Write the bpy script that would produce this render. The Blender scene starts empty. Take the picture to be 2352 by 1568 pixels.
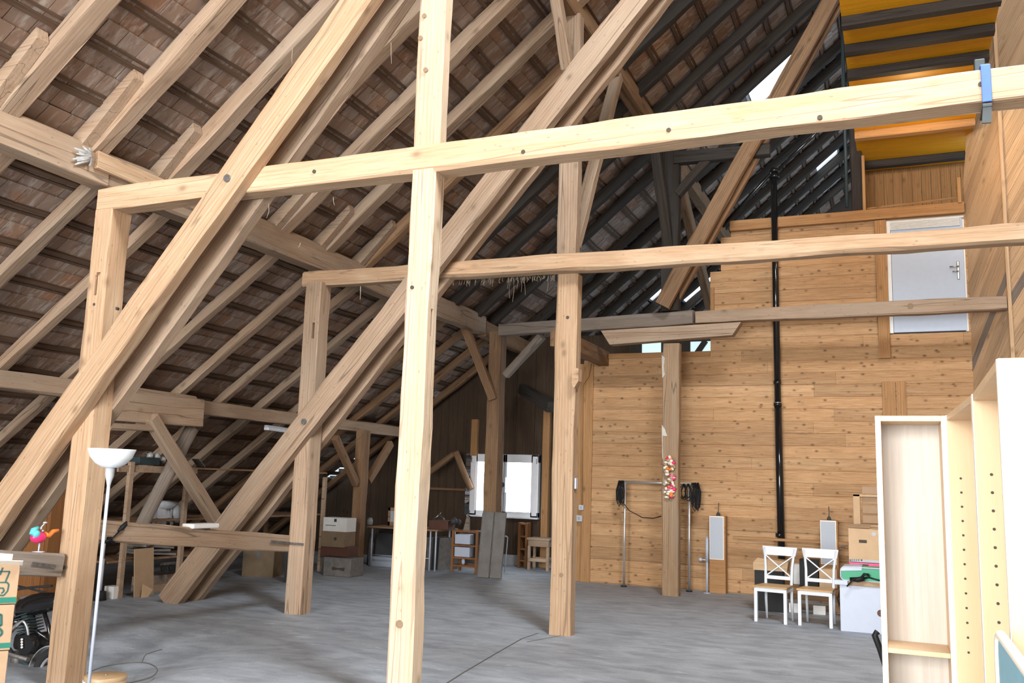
import bpy, bmesh, math, random
from mathutils import Vector, Matrix, Euler
R = math.radians
scene = bpy.context.scene
col = scene.collection
rng = random.Random(7)

# ---------------------------------------------------------------- camera
F_PX = 2060.0
YAW, PITCH, ROLL = R(23.20), R(8.86), R(1.81)
EYE = Vector((0, 0, 1.65))
_f = Vector((-math.sin(YAW)*math.cos(PITCH), math.cos(YAW)*math.cos(PITCH), math.sin(PITCH)))
_r = Vector((math.cos(YAW), math.sin(YAW), 0)); _u = _r.cross(_f)
CR = _r*math.cos(ROLL) + _u*math.sin(ROLL)
CU = -_r*math.sin(ROLL) + _u*math.cos(ROLL)
cam_d = bpy.data.cameras.new('camera'); cam = bpy.data.objects.new('camera', cam_d); col.objects.link(cam)
cam_d.sensor_width = 36; cam_d.lens = F_PX/2352*36; cam_d.clip_start = .05; cam_d.clip_end = 200
mw = Matrix((CR, CU, -_f)).transposed().to_4x4(); mw.translation = EYE
cam.matrix_world = mw
scene.camera = cam

def at(x, y, axis, val):
    """survey helper: where the sight line of a photo point meets the plane axis=val of the building"""
    d = CR*((x-1176)/F_PX) - CU*((y-784)/F_PX) + _f
    t = (val-EYE[axis])/d[axis]
    return EYE + d*t

def at_plane(x, y, p0, n):
    d = CR*((x-1176)/F_PX) - CU*((y-784)/F_PX) + _f; n = Vector(n); p0 = Vector(p0)
    return EYE + d*((p0-EYE).dot(n)/d.dot(n))

# ---------------------------------------------------------------- tagging
def tag(o, label=None, cat=None, group=None, kind=None):
    if label: o['label'] = label
    if cat: o['category'] = cat
    if group: o['group'] = group
    if kind: o['kind'] = kind
    return o

def link(o, parent=None):
    col.objects.link(o)
    if parent: o.parent = parent
    return o

def empty(name, loc, rz=0, label=None, cat=None, group=None):
    o = bpy.data.objects.new(name, None); o.empty_display_size = .1
    o.location = loc; o.rotation_euler = (0, 0, rz); link(o)
    return tag(o, label, cat, group)

def copy_tree(o, parent=None):
    c = o.copy(); col.objects.link(c)
    if parent: c.parent = parent
    for ch in list(o.children): copy_tree(ch, c)
    return c

# ---------------------------------------------------------------- mesh builder
class MB:
    def __init__(s): s.bm = bmesh.new()
    def box(s, c, size, rot=None, bev=0.0):
        """box centred at c; rot = Euler tuple or 3x3 matrix"""
        hx, hy, hz = size[0]/2, size[1]/2, size[2]/2
        m = Matrix.Identity(3) if rot is None else (rot if isinstance(rot, Matrix) else Euler(rot).to_matrix())
        c = Vector(c)
        vs = [s.bm.verts.new(c + m @ Vector((sx*hx, sy*hy, sz*hz))) for sx in (-1,1) for sy in (-1,1) for sz in (-1,1)]
        fs = [(0,1,3,2),(4,6,7,5),(0,4,5,1),(2,3,7,6),(0,2,6,4),(1,5,7,3)]
        faces = [s.bm.faces.new([vs[i] for i in f]) for f in fs]
        if bev > 0:
            es = list({e for f in faces for e in f.edges})
            bmesh.ops.bevel(s.bm, geom=es, offset=bev, segments=2, affect='EDGES', profile=.5)
        return s
    def span(s, a, b, bev=0.0):
        return s.box([(a[i]+b[i])/2 for i in range(3)], [abs(b[i]-a[i]) for i in range(3)], None, bev)
    def bar(s, a, b, w, h, up=(0,0,1), bev=0.0):
        a, b = Vector(a), Vector(b); x = (b-a).normalized(); up = Vector(up)
        y = up.cross(x).normalized(); z = x.cross(y)
        return s.box((a+b)/2, ((b-a).length, w, h), Matrix((x, y, z)).transposed(), bev)
    def cyl(s, a, b, r, n=16, r2=None, cap=True):
        a, b = Vector(a), Vector(b); d = (b-a).normalized()
        p = d.orthogonal().normalized(); q = d.cross(p); r2 = r if r2 is None else r2
        A = [s.bm.verts.new(a + (p*math.cos(t)+q*math.sin(t))*r) for t in [2*math.pi*i/n for i in range(n)]]
        B = [s.bm.verts.new(b + (p*math.cos(t)+q*math.sin(t))*r2) for t in [2*math.pi*i/n for i in range(n)]]
        for i in range(n):
            f = s.bm.faces.new((A[i], A[(i+1)%n], B[(i+1)%n], B[i])); f.smooth = True
        if cap: s.bm.faces.new(A[::-1]); s.bm.faces.new(B)
        return s
    def tube(s, pts, r, n=10, radii=None, closed=False):
        pts = [Vector(p) for p in pts]; rings = []; N = len(pts); prev = None
        for i, p in enumerate(pts):
            d = (pts[(i+1) % N if closed else min(i+1, N-1)] - pts[(i-1) % N if closed else max(i-1, 0)]).normalized()
            if prev is None: u = d.orthogonal().normalized()
            else: u = (prev - d*prev.dot(d)).normalized()
            prev = u; v = d.cross(u); rr = radii[i] if radii else r
            rings.append([s.bm.verts.new(p + (u*math.cos(2*math.pi*k/n)+v*math.sin(2*math.pi*k/n))*rr) for k in range(n)])
        M = N if closed else N-1
        for i in range(M):
            a, b = rings[i], rings[(i+1) % N]
            for k in range(n):
                f = s.bm.faces.new((a[k], a[(k+1)%n], b[(k+1)%n], b[k])); f.smooth = True
        if not closed: s.bm.faces.new(rings[0][::-1]); s.bm.faces.new(rings[-1])
        return s
    def lathe(s, prof, n=32, c=(0,0,0)):
        c = Vector(c); rings = []
        for (r, z) in prof:
            rings.append([s.bm.verts.new(c + Vector((r*math.cos(2*math.pi*k/n), r*math.sin(2*math.pi*k/n), z))) for k in range(n)] if r > 1e-5 else [s.bm.verts.new(c + Vector((0,0,z)))])
        for a, b in zip(rings, rings[1:]):
            for k in range(n):
                k2 = (k+1) % n
                if len(a) == 1 and len(b) == 1: continue
                if len(a) == 1: f = s.bm.faces.new((a[0], b[k2], b[k]))
                elif len(b) == 1: f = s.bm.faces.new((a[k], a[k2], b[0]))
                else: f = s.bm.faces.new((a[k], a[k2], b[k2], b[k]))
                f.smooth = True
        return s
    def prism(s, pts, d):
        """extrude the polygon pts (list of 3D points) by vector d"""
        d = Vector(d); A = [s.bm.verts.new(Vector(p)) for p in pts]; B = [s.bm.verts.new(Vector(p)+d) for p in pts]
        n = len(pts); s.bm.faces.new(A[::-1]); s.bm.faces.new(B)
        for i in range(n): s.bm.faces.new((A[i], A[(i+1)%n], B[(i+1)%n], B[i]))
        return s
    def blob(s, c, rad, sub=2, jit=0.0, seed=0):
        r = random.Random(seed); m = bmesh.ops.create_icosphere(s.bm, subdivisions=sub, radius=1)
        for v in m['verts']:
            k = 1 + r.uniform(-jit, jit)
            v.co = Vector((c[0]+v.co.x*rad[0]*k, c[1]+v.co.y*rad[1]*k, c[2]+v.co.z*rad[2]*k))
            for f in v.link_faces: f.smooth = True
        return s
    def build(s, name, mat, parent=None, label=None, cat=None, group=None, kind=None, origin=None):
        bmesh.ops.recalc_face_normals(s.bm, faces=s.bm.faces)
        me = bpy.data.meshes.new(name)
        if origin is not None:
            for v in s.bm.verts: v.co -= Vector(origin)
        s.bm.to_mesh(me); s.bm.free()
        for m in (mat if isinstance(mat, (list, tuple)) else [mat]): me.materials.append(m)
        o = bpy.data.objects.new(name, me); link(o, parent)
        if origin is not None: o.location = origin
        return tag(o, label, cat, group, kind)

# ---------------------------------------------------------------- materials
def new_mat(name):
    m = bpy.data.materials.new(name); m.use_nodes = True
    nt = m.node_tree; b = nt.nodes['Principled BSDF']
    return m, nt, b

def N(nt, t, **kw):
    n = nt.nodes.new(t)
    for k, v in kw.items():
        if k in n.inputs: n.inputs[k].default_value = v
        else: setattr(n, k, v)
    return n

def L(nt, a, b): nt.links.new(a, b)

def ramp(nt, fac, stops):
    r = N(nt, 'ShaderNodeValToRGB'); e = r.color_ramp.elements
    while len(e) < len(stops): e.new(.5)
    for i, (p, c) in enumerate(stops):
        e[i].position = p; e[i].color = c if len(c) == 4 else (*c, 1)
    L(nt, fac, r.inputs[0]); return r.outputs[0]

def mixc(nt, fac, a, b, mode='MIX'):
    m = N(nt, 'ShaderNodeMix'); m.data_type = 'RGBA'; m.blend_type = mode
    for sock, v in ((m.inputs[0], fac), (m.inputs[6], a), (m.inputs[7], b)):
        if hasattr(v, 'node'): L(nt, v, sock)
        else: sock.default_value = v if isinstance(v, (int, float)) else ((*v, 1) if len(v) == 3 else v)
    return m.outputs[2]

def math_(nt, op, a, b=0.0):
    m = N(nt, 'ShaderNodeMath', operation=op)
    for i, v in enumerate((a, b)):
        if hasattr(v, 'node'): L(nt, v, m.inputs[i])
        else: m.inputs[i].default_value = v
    return m.outputs[0]

def plain(name, c, rough=.5, metal=0.0, noise=.08, nscale=12, spec=.5, bump=0.0):
    m, nt, b = new_mat(name)
    tc = N(nt, 'ShaderNodeTexCoord'); nz = N(nt, 'ShaderNodeTexNoise', Scale=float(nscale), Detail=4.0)
    L(nt, tc.outputs['Object'], nz.inputs['Vector'])
    lo = tuple(max(0, x*(1-noise)) for x in c); hi = tuple(min(1, x*(1+noise)) for x in c)
    L(nt, ramp(nt, nz.outputs[0], [(.3, lo), (.7, hi)]), b.inputs['Base Color'])
    b.inputs['Roughness'].default_value = rough; b.inputs['Metallic'].default_value = metal
    b.inputs['Specular IOR Level'].default_value = spec
    if bump:
        bp = N(nt, 'ShaderNodeBump', Strength=bump, Distance=.01); L(nt, nz.outputs[0], bp.inputs['Height']); L(nt, bp.outputs[0], b.inputs['Normal'])
    return m

def wood(name, light, dark, axis='x', knots=.5, cracks=.6, grey=None, rough=.75, vary=.12, scale=1.0, fine=1.0, bump=.35, ks=1.0, rings=.5):
    """sawn or hewn timber; the grain runs along one local axis"""
    m, nt, b = new_mat(name)
    tc = N(nt, 'ShaderNodeTexCoord'); oi = N(nt, 'ShaderNodeObjectInfo')
    off = N(nt, 'ShaderNodeVectorMath', operation='SCALE'); off.inputs[0].default_value = (17.3, 31.7, 11.1); L(nt, oi.outputs['Random'], off.inputs['Scale'])
    add = N(nt, 'ShaderNodeVectorMath', operation='ADD'); L(nt, tc.outputs['Object'], add.inputs[0]); L(nt, off.outputs[0], add.inputs[1])
    def mapped(s_long, s_x):
        mp = N(nt, 'ShaderNodeMapping'); v = [s_x*scale]*3; v['xyz'.index(axis)] = s_long*scale
        mp.inputs['Scale'].default_value = v; L(nt, add.outputs[0], mp.inputs['Vector']); return mp.outputs[0]
    broad = N(nt, 'ShaderNodeTexNoise', Scale=1.0, Detail=5.0, Roughness=.6, Distortion=.4); L(nt, mapped(.9, 9), broad.inputs['Vector'])
    fib = N(nt, 'ShaderNodeTexNoise', Scale=1.0, Detail=3.0, Roughness=.7); L(nt, mapped(2.5, 70), fib.inputs['Vector'])
    ring = N(nt, 'ShaderNodeTexWave', Scale=1.0, Distortion=6.0, Detail=3.0); ring.wave_type = 'BANDS'; ring.bands_direction = {'x': 'Y', 'y': 'X', 'z': 'X'}[axis]
    ring.inputs['Detail Scale'].default_value = .6; L(nt, mapped(.35, 9), ring.inputs['Vector'])
    c = ramp(nt, broad.outputs[0], [(.28, dark), (.72, light)])
    c = mixc(nt, math_(nt, 'MULTIPLY', ramp(nt, ring.outputs[0], [(.35, (0, 0, 0)), (.9, (1, 1, 1))]), rings), c, (dark[0]*.92, dark[1]*.80, dark[2]*.68))
    c = mixc(nt, min(.6, .34*fine), c, ramp(nt, fib.outputs[0], [(.3, tuple(x*.45 for x in dark)), (.7, light)]))
    if grey:
        gz = N(nt, 'ShaderNodeTexNoise', Scale=1.0, Detail=3.0); L(nt, mapped(.5, 3.5), gz.inputs['Vector'])
        c = mixc(nt, ramp(nt, gz.outputs[0], [(.45, (0, 0, 0)), (.66, (.5, .5, .5))]), c, grey)
    if knots > 0:
        vo = N(nt, 'ShaderNodeTexVoronoi', Scale=1.0); vo.feature = 'F1'; L(nt, mapped(2.6*ks, 4.2*ks), vo.inputs['Vector'])
        kk = ramp(nt, vo.outputs['Distance'], [(.05*ks**.5, (1, 1, 1)), (.12*ks**.5, (.35, .35, .35)), (.2*ks**.5, (0, 0, 0))])
        c = mixc(nt, math_(nt, 'MULTIPLY', kk, knots), c, tuple(x*.32 for x in dark))
    sv = N(nt, 'ShaderNodeTexVoronoi', Scale=1.0); L(nt, mapped(7, 16), sv.inputs['Vector'])
    c = mixc(nt, math_(nt, 'MULTIPLY', ramp(nt, sv.outputs['Distance'], [(.07, (1, 1, 1)), (.13, (0, 0, 0))]), .45*min(1, knots*2)), c, tuple(x*.4 for x in dark))
    h = fib.outputs[0]
    if cracks > 0:
        cr = N(nt, 'ShaderNodeTexNoise', Scale=1.0, Detail=1.0, Distortion=.12); L(nt, mapped(.16, 7.5), cr.inputs['Vector'])
        d = math_(nt, 'ABSOLUTE', math_(nt, 'SUBTRACT', cr.outputs[0], .5))
        ck = ramp(nt, d, [(.0, (1, 1, 1)), (.003, (1, 1, 1)), (.009, (0, 0, 0))])
        c = mixc(nt, math_(nt, 'MULTIPLY', ck, cracks), c, tuple(x*.22 for x in dark))
        h = math_(nt, 'SUBTRACT', math_(nt, 'MULTIPLY', fib.outputs[0], .5), ck)
    hs = N(nt, 'ShaderNodeHueSaturation'); L(nt, c, hs.inputs['Color'])
    vv = math_(nt, 'ADD', math_(nt, 'MULTIPLY', oi.outputs['Random'], vary*2), 1-vary); L(nt, vv, hs.inputs['Value'])
    L(nt, hs.outputs[0], b.inputs['Base Color'])
    b.inputs['Roughness'].default_value = rough; b.inputs['Specular IOR Level'].default_value = .25
    bp = N(nt, 'ShaderNodeBump', Strength=bump, Distance=.006); L(nt, h, bp.inputs['Height']); L(nt, bp.outputs[0], b.inputs['Normal'])
    return m

def glow(name, c, s):
    m, nt, b = new_mat(name); b.inputs['Base Color'].default_value = (*c, 1)
    b.inputs['Emission Color'].default_value = (*c, 1); b.inputs['Emission Strength'].default_value = s
    return m

PINE_L, PINE_D = (.60, .435, .29), (.45, .285, .165)
TAN_L, TAN_D = (.46, .338, .238), (.32, .218, .145)
M = {}
M['pine'] = wood('fresh_pine', PINE_L, PINE_D, knots=.55, cracks=.45)
M['palepine'] = wood('pale_dry_pine', (.72, .565, .41), (.56, .41, .27), grey=(.50, .44, .37), knots=.5, cracks=.45)
M['tan'] = wood('old_timber', TAN_L, TAN_D, grey=(.36, .29, .22), knots=.5)
M['brown'] = wood('brown_timber', (.34, .21, .12), (.2, .115, .06), knots=.45)
M['darkwood'] = wood('dark_timber', (.062, .050, .040), (.03, .024, .02), grey=(.055, .055, .053), knots=.3, rough=.9)
M['batten'] = wood('batten_wood', (.16, .10, .065), (.075, .047, .03), axis='y', knots=.3, cracks=.3)
M['log'] = wood('log_wall_wood', (.62, .395, .215), (.46, .265, .125), axis='x', knots=.95, cracks=.25, vary=.0, scale=1.2, fine=1.6, ks=1.9, rings=.7)
M['trim'] = wood('golden_trim_wood', (.50, .285, .13), (.37, .195, .08), knots=.6, cracks=.2, vary=.05)
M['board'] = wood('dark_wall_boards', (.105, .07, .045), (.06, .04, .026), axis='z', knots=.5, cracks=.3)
M['loftboard'] = wood('loft_boards', (.36, .19, .075), (.24, .115, .04), axis='z', knots=.5, cracks=.2)
M['yellow'] = wood('yellow_boards', (.80, .37, .012), (.64, .28, .006), axis='x', knots=.2, cracks=.1, rough=.6)
M['joist'] = wood('dark_joist_wood', (.05, .04, .034), (.025, .02, .018), knots=.2)
M['diag'] = wood('diagonal_wall_boards', (.68, .48, .30), (.52, .335, .19), axis='x', knots=.5, cracks=.3)
M['greyboard'] = wood('weathered_grey_board', (.30, .255, .215), (.2, .165, .135), axis='x', knots=.3)
M['iron'] = plain('rusted_iron', (.16, .15, .14), .6, .6, .25, 30)
M['peg'] = plain('dark_peg_end', (.06, .045, .035), .8)

# ---------------------------------------------------------------- timbers
def timber_mesh(name, length, w, h, wob=.005, cham=.014, seed=0, taper=1.0, round_=0.0):
    r = random.Random(seed); bm = bmesh.new(); n = max(3, int(length/.22))
    ph = [[r.uniform(0, 6.28) for _ in range(4)] for _ in range(8)]
    rings = []
    for i in range(n+1):
        x = length*i/n; k = 1 + (taper-1)*i/n; W, H = w/2*k, h/2*k; c = cham + round_*min(W, H)
        pts = [(-W+c, -H), (W-c, -H), (W, -H+c), (W, H-c), (W-c, H), (-W+c, H), (-W, H-c), (-W, -H+c)]
        ring = []
        for j, (a, b) in enumerate(pts):
            p = ph[j//2*2]; q = ph[j]
            da = wob*(math.sin(1.3*x+p[0]) + .6*math.sin(3.7*x+p[1]) + .35*math.sin(9*x+q[2])) + r.uniform(-1, 1)*wob*.25
            db = wob*(math.sin(1.1*x+p[2]) + .6*math.sin(4.1*x+p[3]) + .35*math.sin(8*x+q[1])) + r.uniform(-1, 1)*wob*.25
            ring.append(bm.verts.new((x, a+da, b+db)))
        rings.append(ring)
    for a, b in zip(rings, rings[1:]):
        for j in range(8):
            f = bm.faces.new((a[j], a[(j+1)%8], b[(j+1)%8], b[j]))
            if round_ > .3: f.smooth = True
    bm.faces.new(rings[0][::-1]); bm.faces.new(rings[-1])
    bmesh.ops.recalc_face_normals(bm, faces=bm.faces)
    me = bpy.data.meshes.new(name); bm.to_mesh(me); bm.free(); return me

_seed = [100]
def timber(name, a, b, w, h, mat, up=(0,0,1), label=None, cat='beam', group=None, parent=None, wob=.005, cham=.014, taper=1.0, round_=0.0, kind=None):
    """a hewn timber from a to b; w lies across 'up', h along it"""
    a, b = Vector(a), Vector(b); x = (b-a).normalized(); up = Vector(up); y = up.cross(x).normalized(); z = x.cross(y)
    _seed[0] += 1
    me = timber_mesh(name, (b-a).length, w, h, wob, cham, _seed[0], taper, round_); me.materials.append(M[mat])
    o = bpy.data.objects.new(name, me); link(o)
    m = Matrix((x, y, z)).transposed().to_4x4(); m.translation = a
    o.matrix_world = m
    return tag(o, label, cat, group, kind)

def part_on(o, mb, name, mat, label=None):
    """a part given in world coordinates, parented to thing o"""
    p = mb.build(name, mat, None, label); bpy.context.view_layer.update()
    p.parent = o; p.matrix_parent_inverse = o.matrix_world.inverted(); return p

def cut(o, boxes):
    """real mortise slots: subtract boxes (world centre, size, rotation matrix) from a timber"""
    bpy.context.view_layer.update()
    mb = MB()
    for c, s, rot in boxes: mb.box(c, s, rot)
    cu = mb.build('cutter', M['peg'])
    md = o.modifiers.new('mortise', 'BOOLEAN'); md.object = cu; md.solver = 'EXACT'
    bpy.context.view_layer.update()
    dg = bpy.context.evaluated_depsgraph_get(); me = bpy.data.meshes.new_from_object(o.evaluated_get(dg))
    o.modifiers.clear(); old = o.data; o.data = me; me.name = old.name
    bpy.data.objects.remove(cu)

def pegs(o, pts, r=.022, n=(0,-1,0), name='wooden_peg', mat='peg'):
    for p in pts:
        p = Vector(p); part_on(o, MB().cyl(p - Vector(n)*.03, p + Vector(n)*(.003 if name == 'knot' else .007), r, 12), name, M['knot' if name == 'knot' else mat])

# ---------------------------------------------------------------- setting
UP_A, LO_A = R(40), R(36)
KINK = Vector((-6.85, 0, 4.842))                                   # underside of the tiles at the upper purlin
UPD = Vector((math.cos(UP_A), 0, math.sin(UP_A))); UPN = Vector((-math.sin(UP_A), 0, math.cos(UP_A)))
LOD = Vector((-math.cos(LO_A), 0, -math.sin(LO_A))); LON = Vector((-math.sin(LO_A), 0, math.cos(LO_A)))
RIDGE_X = 1.35; UP_LEN = (RIDGE_X+6.85)/math.cos(UP_A); LO_LEN = 8.7
Y0, Y1 = -8.0, 25.5

def concrete():
    m, nt, b = new_mat('concrete_floor')
    tc = N(nt, 'ShaderNodeTexCoord')
    def nz(s, d=5.0, sc=(1,1,1), dist=0.0, ro=.55):
        mp = N(nt, 'ShaderNodeMapping'); mp.inputs['Scale'].default_value = sc; L(nt, tc.outputs['Object'], mp.inputs['Vector'])
        n = N(nt, 'ShaderNodeTexNoise', Scale=s, Detail=d, Roughness=ro, Distortion=dist); L(nt, mp.outputs[0], n.inputs['Vector']); return n.outputs[0]
    c = ramp(nt, nz(.9, 6, (1, 1.6, 1)), [(.3, (.255, .285, .325)), (.7, (.385, .425, .475))])
    c = mixc(nt, .55, c, ramp(nt, nz(2.6, 6, (1, 2.2, 1), .5), [(.35, (.22, .245, .28)), (.65, (.45, .495, .55))]))
    sp = ramp(nt, nz(60, 3, (1, 1, 1), 0, .8), [(.35, (.7, .7, .7)), (.6, (1, 1, 1))]); c = mixc(nt, .5, c, sp, 'MULTIPLY')
    st = ramp(nt, nz(1.7, 4, (1, 1, 1), 1.0), [(.63, (0, 0, 0)), (.75, (.5, .5, .5))]); c = mixc(nt, st, c, (.22, .23, .24))
    wp = ramp(nt, nz(5, 5, (1, 3, 1), .8), [(.62, (0, 0, 0)), (.72, (.45, .45, .45))]); c = mixc(nt, wp, c, (.60, .65, .72))
    L(nt, c, b.inputs['Base Color']); b.inputs['Roughness'].default_value = .62; b.inputs['Specular IOR Level'].default_value = .4
    bp = N(nt, 'ShaderNodeBump', Strength=.25, Distance=.01); L(nt, nz(8, 8), bp.inputs['Height']); L(nt, bp.outputs[0], b.inputs['Normal'])
    return m
M['concrete'] = concrete()
M['plaster'] = plain('old_plaster', (.55, .52, .47), .9, noise=.15)
M['knot'] = plain('timber_knot', (.24, .16, .10), .8)
M['trimtan'] = wood('warm_old_timber', (.50, .35, .22), (.36, .23, .13), grey=(.36, .29, .22), knots=.5)
M['crack'] = plain('floor_joint', (.10, .10, .10), .9)

def floor_z(x, y):
    s = lambda a, b, v: (lambda t: t*t*(3-2*t))(max(0, min(1, (v-a)/(b-a))))
    return -.25*s(8.2, 6.2, y)*s(-5.3, -6.7, x)                       # the old slab has sunk at the near left corner
fb_ = bmesh.new(); xs_ = [-14.5+.3*i for i in range(63)]; ys_ = [Y0-.2+.3*j for j in range(107)]
gv = [[fb_.verts.new((x, y, floor_z(x, y))) for y in ys_] for x in xs_]
for i in range(len(xs_)-1):
    for j in range(len(ys_)-1): fb_.faces.new((gv[i][j], gv[i+1][j], gv[i+1][j+1], gv[i][j+1])).smooth = True
fm_ = bpy.data.meshes.new('floor'); fb_.to_mesh(fm_); fb_.free(); fm_.materials.append(M['concrete'])
fl = bpy.data.objects.new('floor', fm_); link(fl); tag(fl, kind='structure')
# shrinkage joint running from the foreground to the second bay post
cj = MB()
jp = [(-3.05, 4.6), (-3.34, 6.2), (-3.5, 7.3), (-3.62, 8.3), (-3.72, 9.2), (-3.70, 9.62)]
for a, b in zip(jp, jp[1:]):
    cj.bar((*a, .0006), (*b, .0006), .016, .002)
cj.bar((-3.60, 9.05, .0006), (-3.40, 9.72, .0006), .014, .002)
cj.build('trim_1', M['crack'], kind='structure')

def tile_mat():
    m, nt, b = new_mat('clay_roof_tiles')
    tc = N(nt, 'ShaderNodeTexCoord'); ge = N(nt, 'ShaderNodeNewGeometry')
    isl = ge.outputs['Random Per Island']
    c = ramp(nt, isl, [(0, (.23, .15, .105)), (.35, (.29, .20, .15)), (.6, (.27, .20, .16)), (.82, (.35, .27, .22)), (1, (.30, .165, .10))])
    def nz(s, sc, d=5.0, dist=0.0):
        mp = N(nt, 'ShaderNodeMapping'); mp.inputs['Scale'].default_value = sc; L(nt, tc.outputs['Object'], mp.inputs['Vector'])
        n = N(nt, 'ShaderNodeTexNoise', Scale=s, Detail=d, Roughness=.65, Distortion=dist); L(nt, mp.outputs[0], n.inputs['Vector']); return n.outputs[0]
    c = mixc(nt, ramp(nt, nz(3, (1, 4, 1), 5, .6), [(.5, (0, 0, 0)), (.66, (.8, .8, .8))]), c, (.47, .41, .36))
    c = mixc(nt, ramp(nt, nz(5, (1, 2, 1), 5, .6), [(.56, (0, 0, 0)), (.7, (.65, .65, .65))]), c, (.11, .075, .06))
    c = mixc(nt, ramp(nt, nz(2.2, (1, 2, 1), 3, .4), [(.63, (0, 0, 0)), (.7, (.55, .55, .55))]), c, (.33, .16, .09))
    L(nt, c, b.inputs['Base Color']); b.inputs['Roughness'].default_value = .95; b.inputs['Specular IOR Level'].default_value = .05
    bp = N(nt, 'ShaderNodeBump', Strength=.5, Distance=.008); L(nt, nz(14, (1, 1, 1)), bp.inputs['Height']); L(nt, bp.outputs[0], b.inputs['Normal'])
    return m
M['tile'] = tile_mat()
M['light_seal'] = plain('roof_light_seal', (.02, .02, .02), .9)

# roof windows: (slope distance from the kink, length up the slope, y, width)
SKY = [(6.0, 1.04, 16.10, .80), (6.95, .62, 21.75, .5), (6.98, .5, 23.55, .4), (2.5, .95, 22.9, .75), (1.98, .42, 20.85, .4)]
PITCH_T, W_T = .46, .23
GAPS = [(2.55, 16.70), (4.85, 16.70), (5.5, 16.72), (6.2, 16.74)]
tb = MB(); r2 = random.Random(5)
def tile_field(o, d, nrm, length, sgn):
    rows = int(length/PITCH_T)+1; cols_ = int((Y1-Y0)/W_T)
    for i in range(rows):
        s0 = i*PITCH_T; s1 = min(s0+PITCH_T+.05, length)
        if s1 - s0 < .08: continue
        for j in range(cols_):
            y = Y0 + (j+.5)*W_T + (W_T/2 if i % 2 else 0)
            if sgn > 0 and any(s0 < ss+ll and s1-.05 > ss and abs(y-yy) < ww/2+.06 for ss, ll, yy, ww in SKY): continue
            if sgn < 0 and any(abs((s0+s1)/2-gs) < .25 and abs(y-gy) < .13 for gs, gy in GAPS): continue
            jit = r2.uniform(-.004, .004); t0, t1 = (.004, .026) if sgn < 0 else (.026, .004)
            c = o + d*((s0+s1)/2) + nrm*((t0+t1)/2 + jit) + Vector((0, y, 0))
            x = (d*(s1-s0) + nrm*(t1-t0)).normalized(); yv = Vector((0, 1, 0)); z = x.cross(yv)
            sk = Matrix((x, yv, z)).transposed() @ Matrix.Rotation(r2.uniform(-.012, .012), 3, 'Z')
            tb.box(c, (s1-s0, W_T-.006-abs(r2.gauss(0, .002)), .014), sk)
tile_field(KINK, UPD, UPN, UP_LEN, 1); tile_field(KINK, LOD, LON, LO_LEN, -1)
roof = tb.build('ceiling', M['tile'], kind='structure')
ub = MB()  # black sheet added over the tiles so sky light cannot leak through
def slab(o, d, nrm, s0, s1, y0, y1, off, th):
    p = [o + d*s + nrm*off + Vector((0, y, 0)) for s, y in ((s0, y0), (s1, y0), (s1, y1), (s0, y1))]
    ub.prism(p, nrm*th)
slab(KINK, UPD, UPN, -.02, UP_LEN, Y0-.2, Y1+.2, .06, .03); slab(KINK, LOD, LON, -.02, LO_LEN, Y0-.2, 12.5, .06, .03); slab(KINK, LOD, LON, -.02, LO_LEN, 19.0, Y1+.2, .06, .03)
si = 0.0
while si < LO_LEN:
    yj = 12.5
    while yj < 19.0:
        if not any(abs(si+.1-gs) < .2 and abs(yj+.125-gy) < .2 for gs, gy in GAPS): slab(KINK, LOD, LON, si, si+.2, yj, yj+.25, .06, .03)
        yj += .25
    si += .2
# the far slope of the roof beyond the ridge
rg = KINK + UPD*UP_LEN
ub.prism([rg + Vector((0, Y0-.2, .05)), rg + Vector((3.4, Y0-.2, -2.85)), rg + Vector((3.4, Y1+.2, -2.85)), rg + Vector((0, Y1+.2, .05))], (0, 0, .04))
ub.build('light_seal', M['light_seal'], roof)
def batten_row(o, d, nrm, s, first):
    b = MB(); a = o + d*s - nrm*.016; ys = [Y0 + i*.475 for i in range(int((Y1-Y0)/.475)+1)] + [Y1]
    x = Vector((0, 1, 0))
    rr = random.Random(int(s*1000)+first)
    pts = [a + Vector((0, y, 0)) + d*rr.uniform(-.012, .012) for y in ys]
    op = lambda p, q: d is UPD and any(ss-.1 < s < ss+ll+.05 and max(p.y, q.y) > yy-ww/2-.05 and min(p.y, q.y) < yy+ww/2+.05 for ss, ll, yy, ww in SKY)
    for p, q in zip(pts, pts[1:]):
        if not op(p, q): b.bar(p, q, rr.uniform(.045, .062), .03, nrm)
    pts2 = [p + d*.075 + nrm*.012 for p in pts]
    for p, q in zip(pts2, pts2[1:]):
        if not op(p, q): b.bar(p, q, .03, .016, nrm)
    b.build('batten', M['batten'], roof)
for i in range(int(UP_LEN/PITCH_T)): batten_row(KINK, UPD, UPN, .23+i*PITCH_T, 1)
for i in range(int(LO_LEN/PITCH_T)): batten_row(KINK, LOD, LON, .23+i*PITCH_T, 2)

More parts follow.
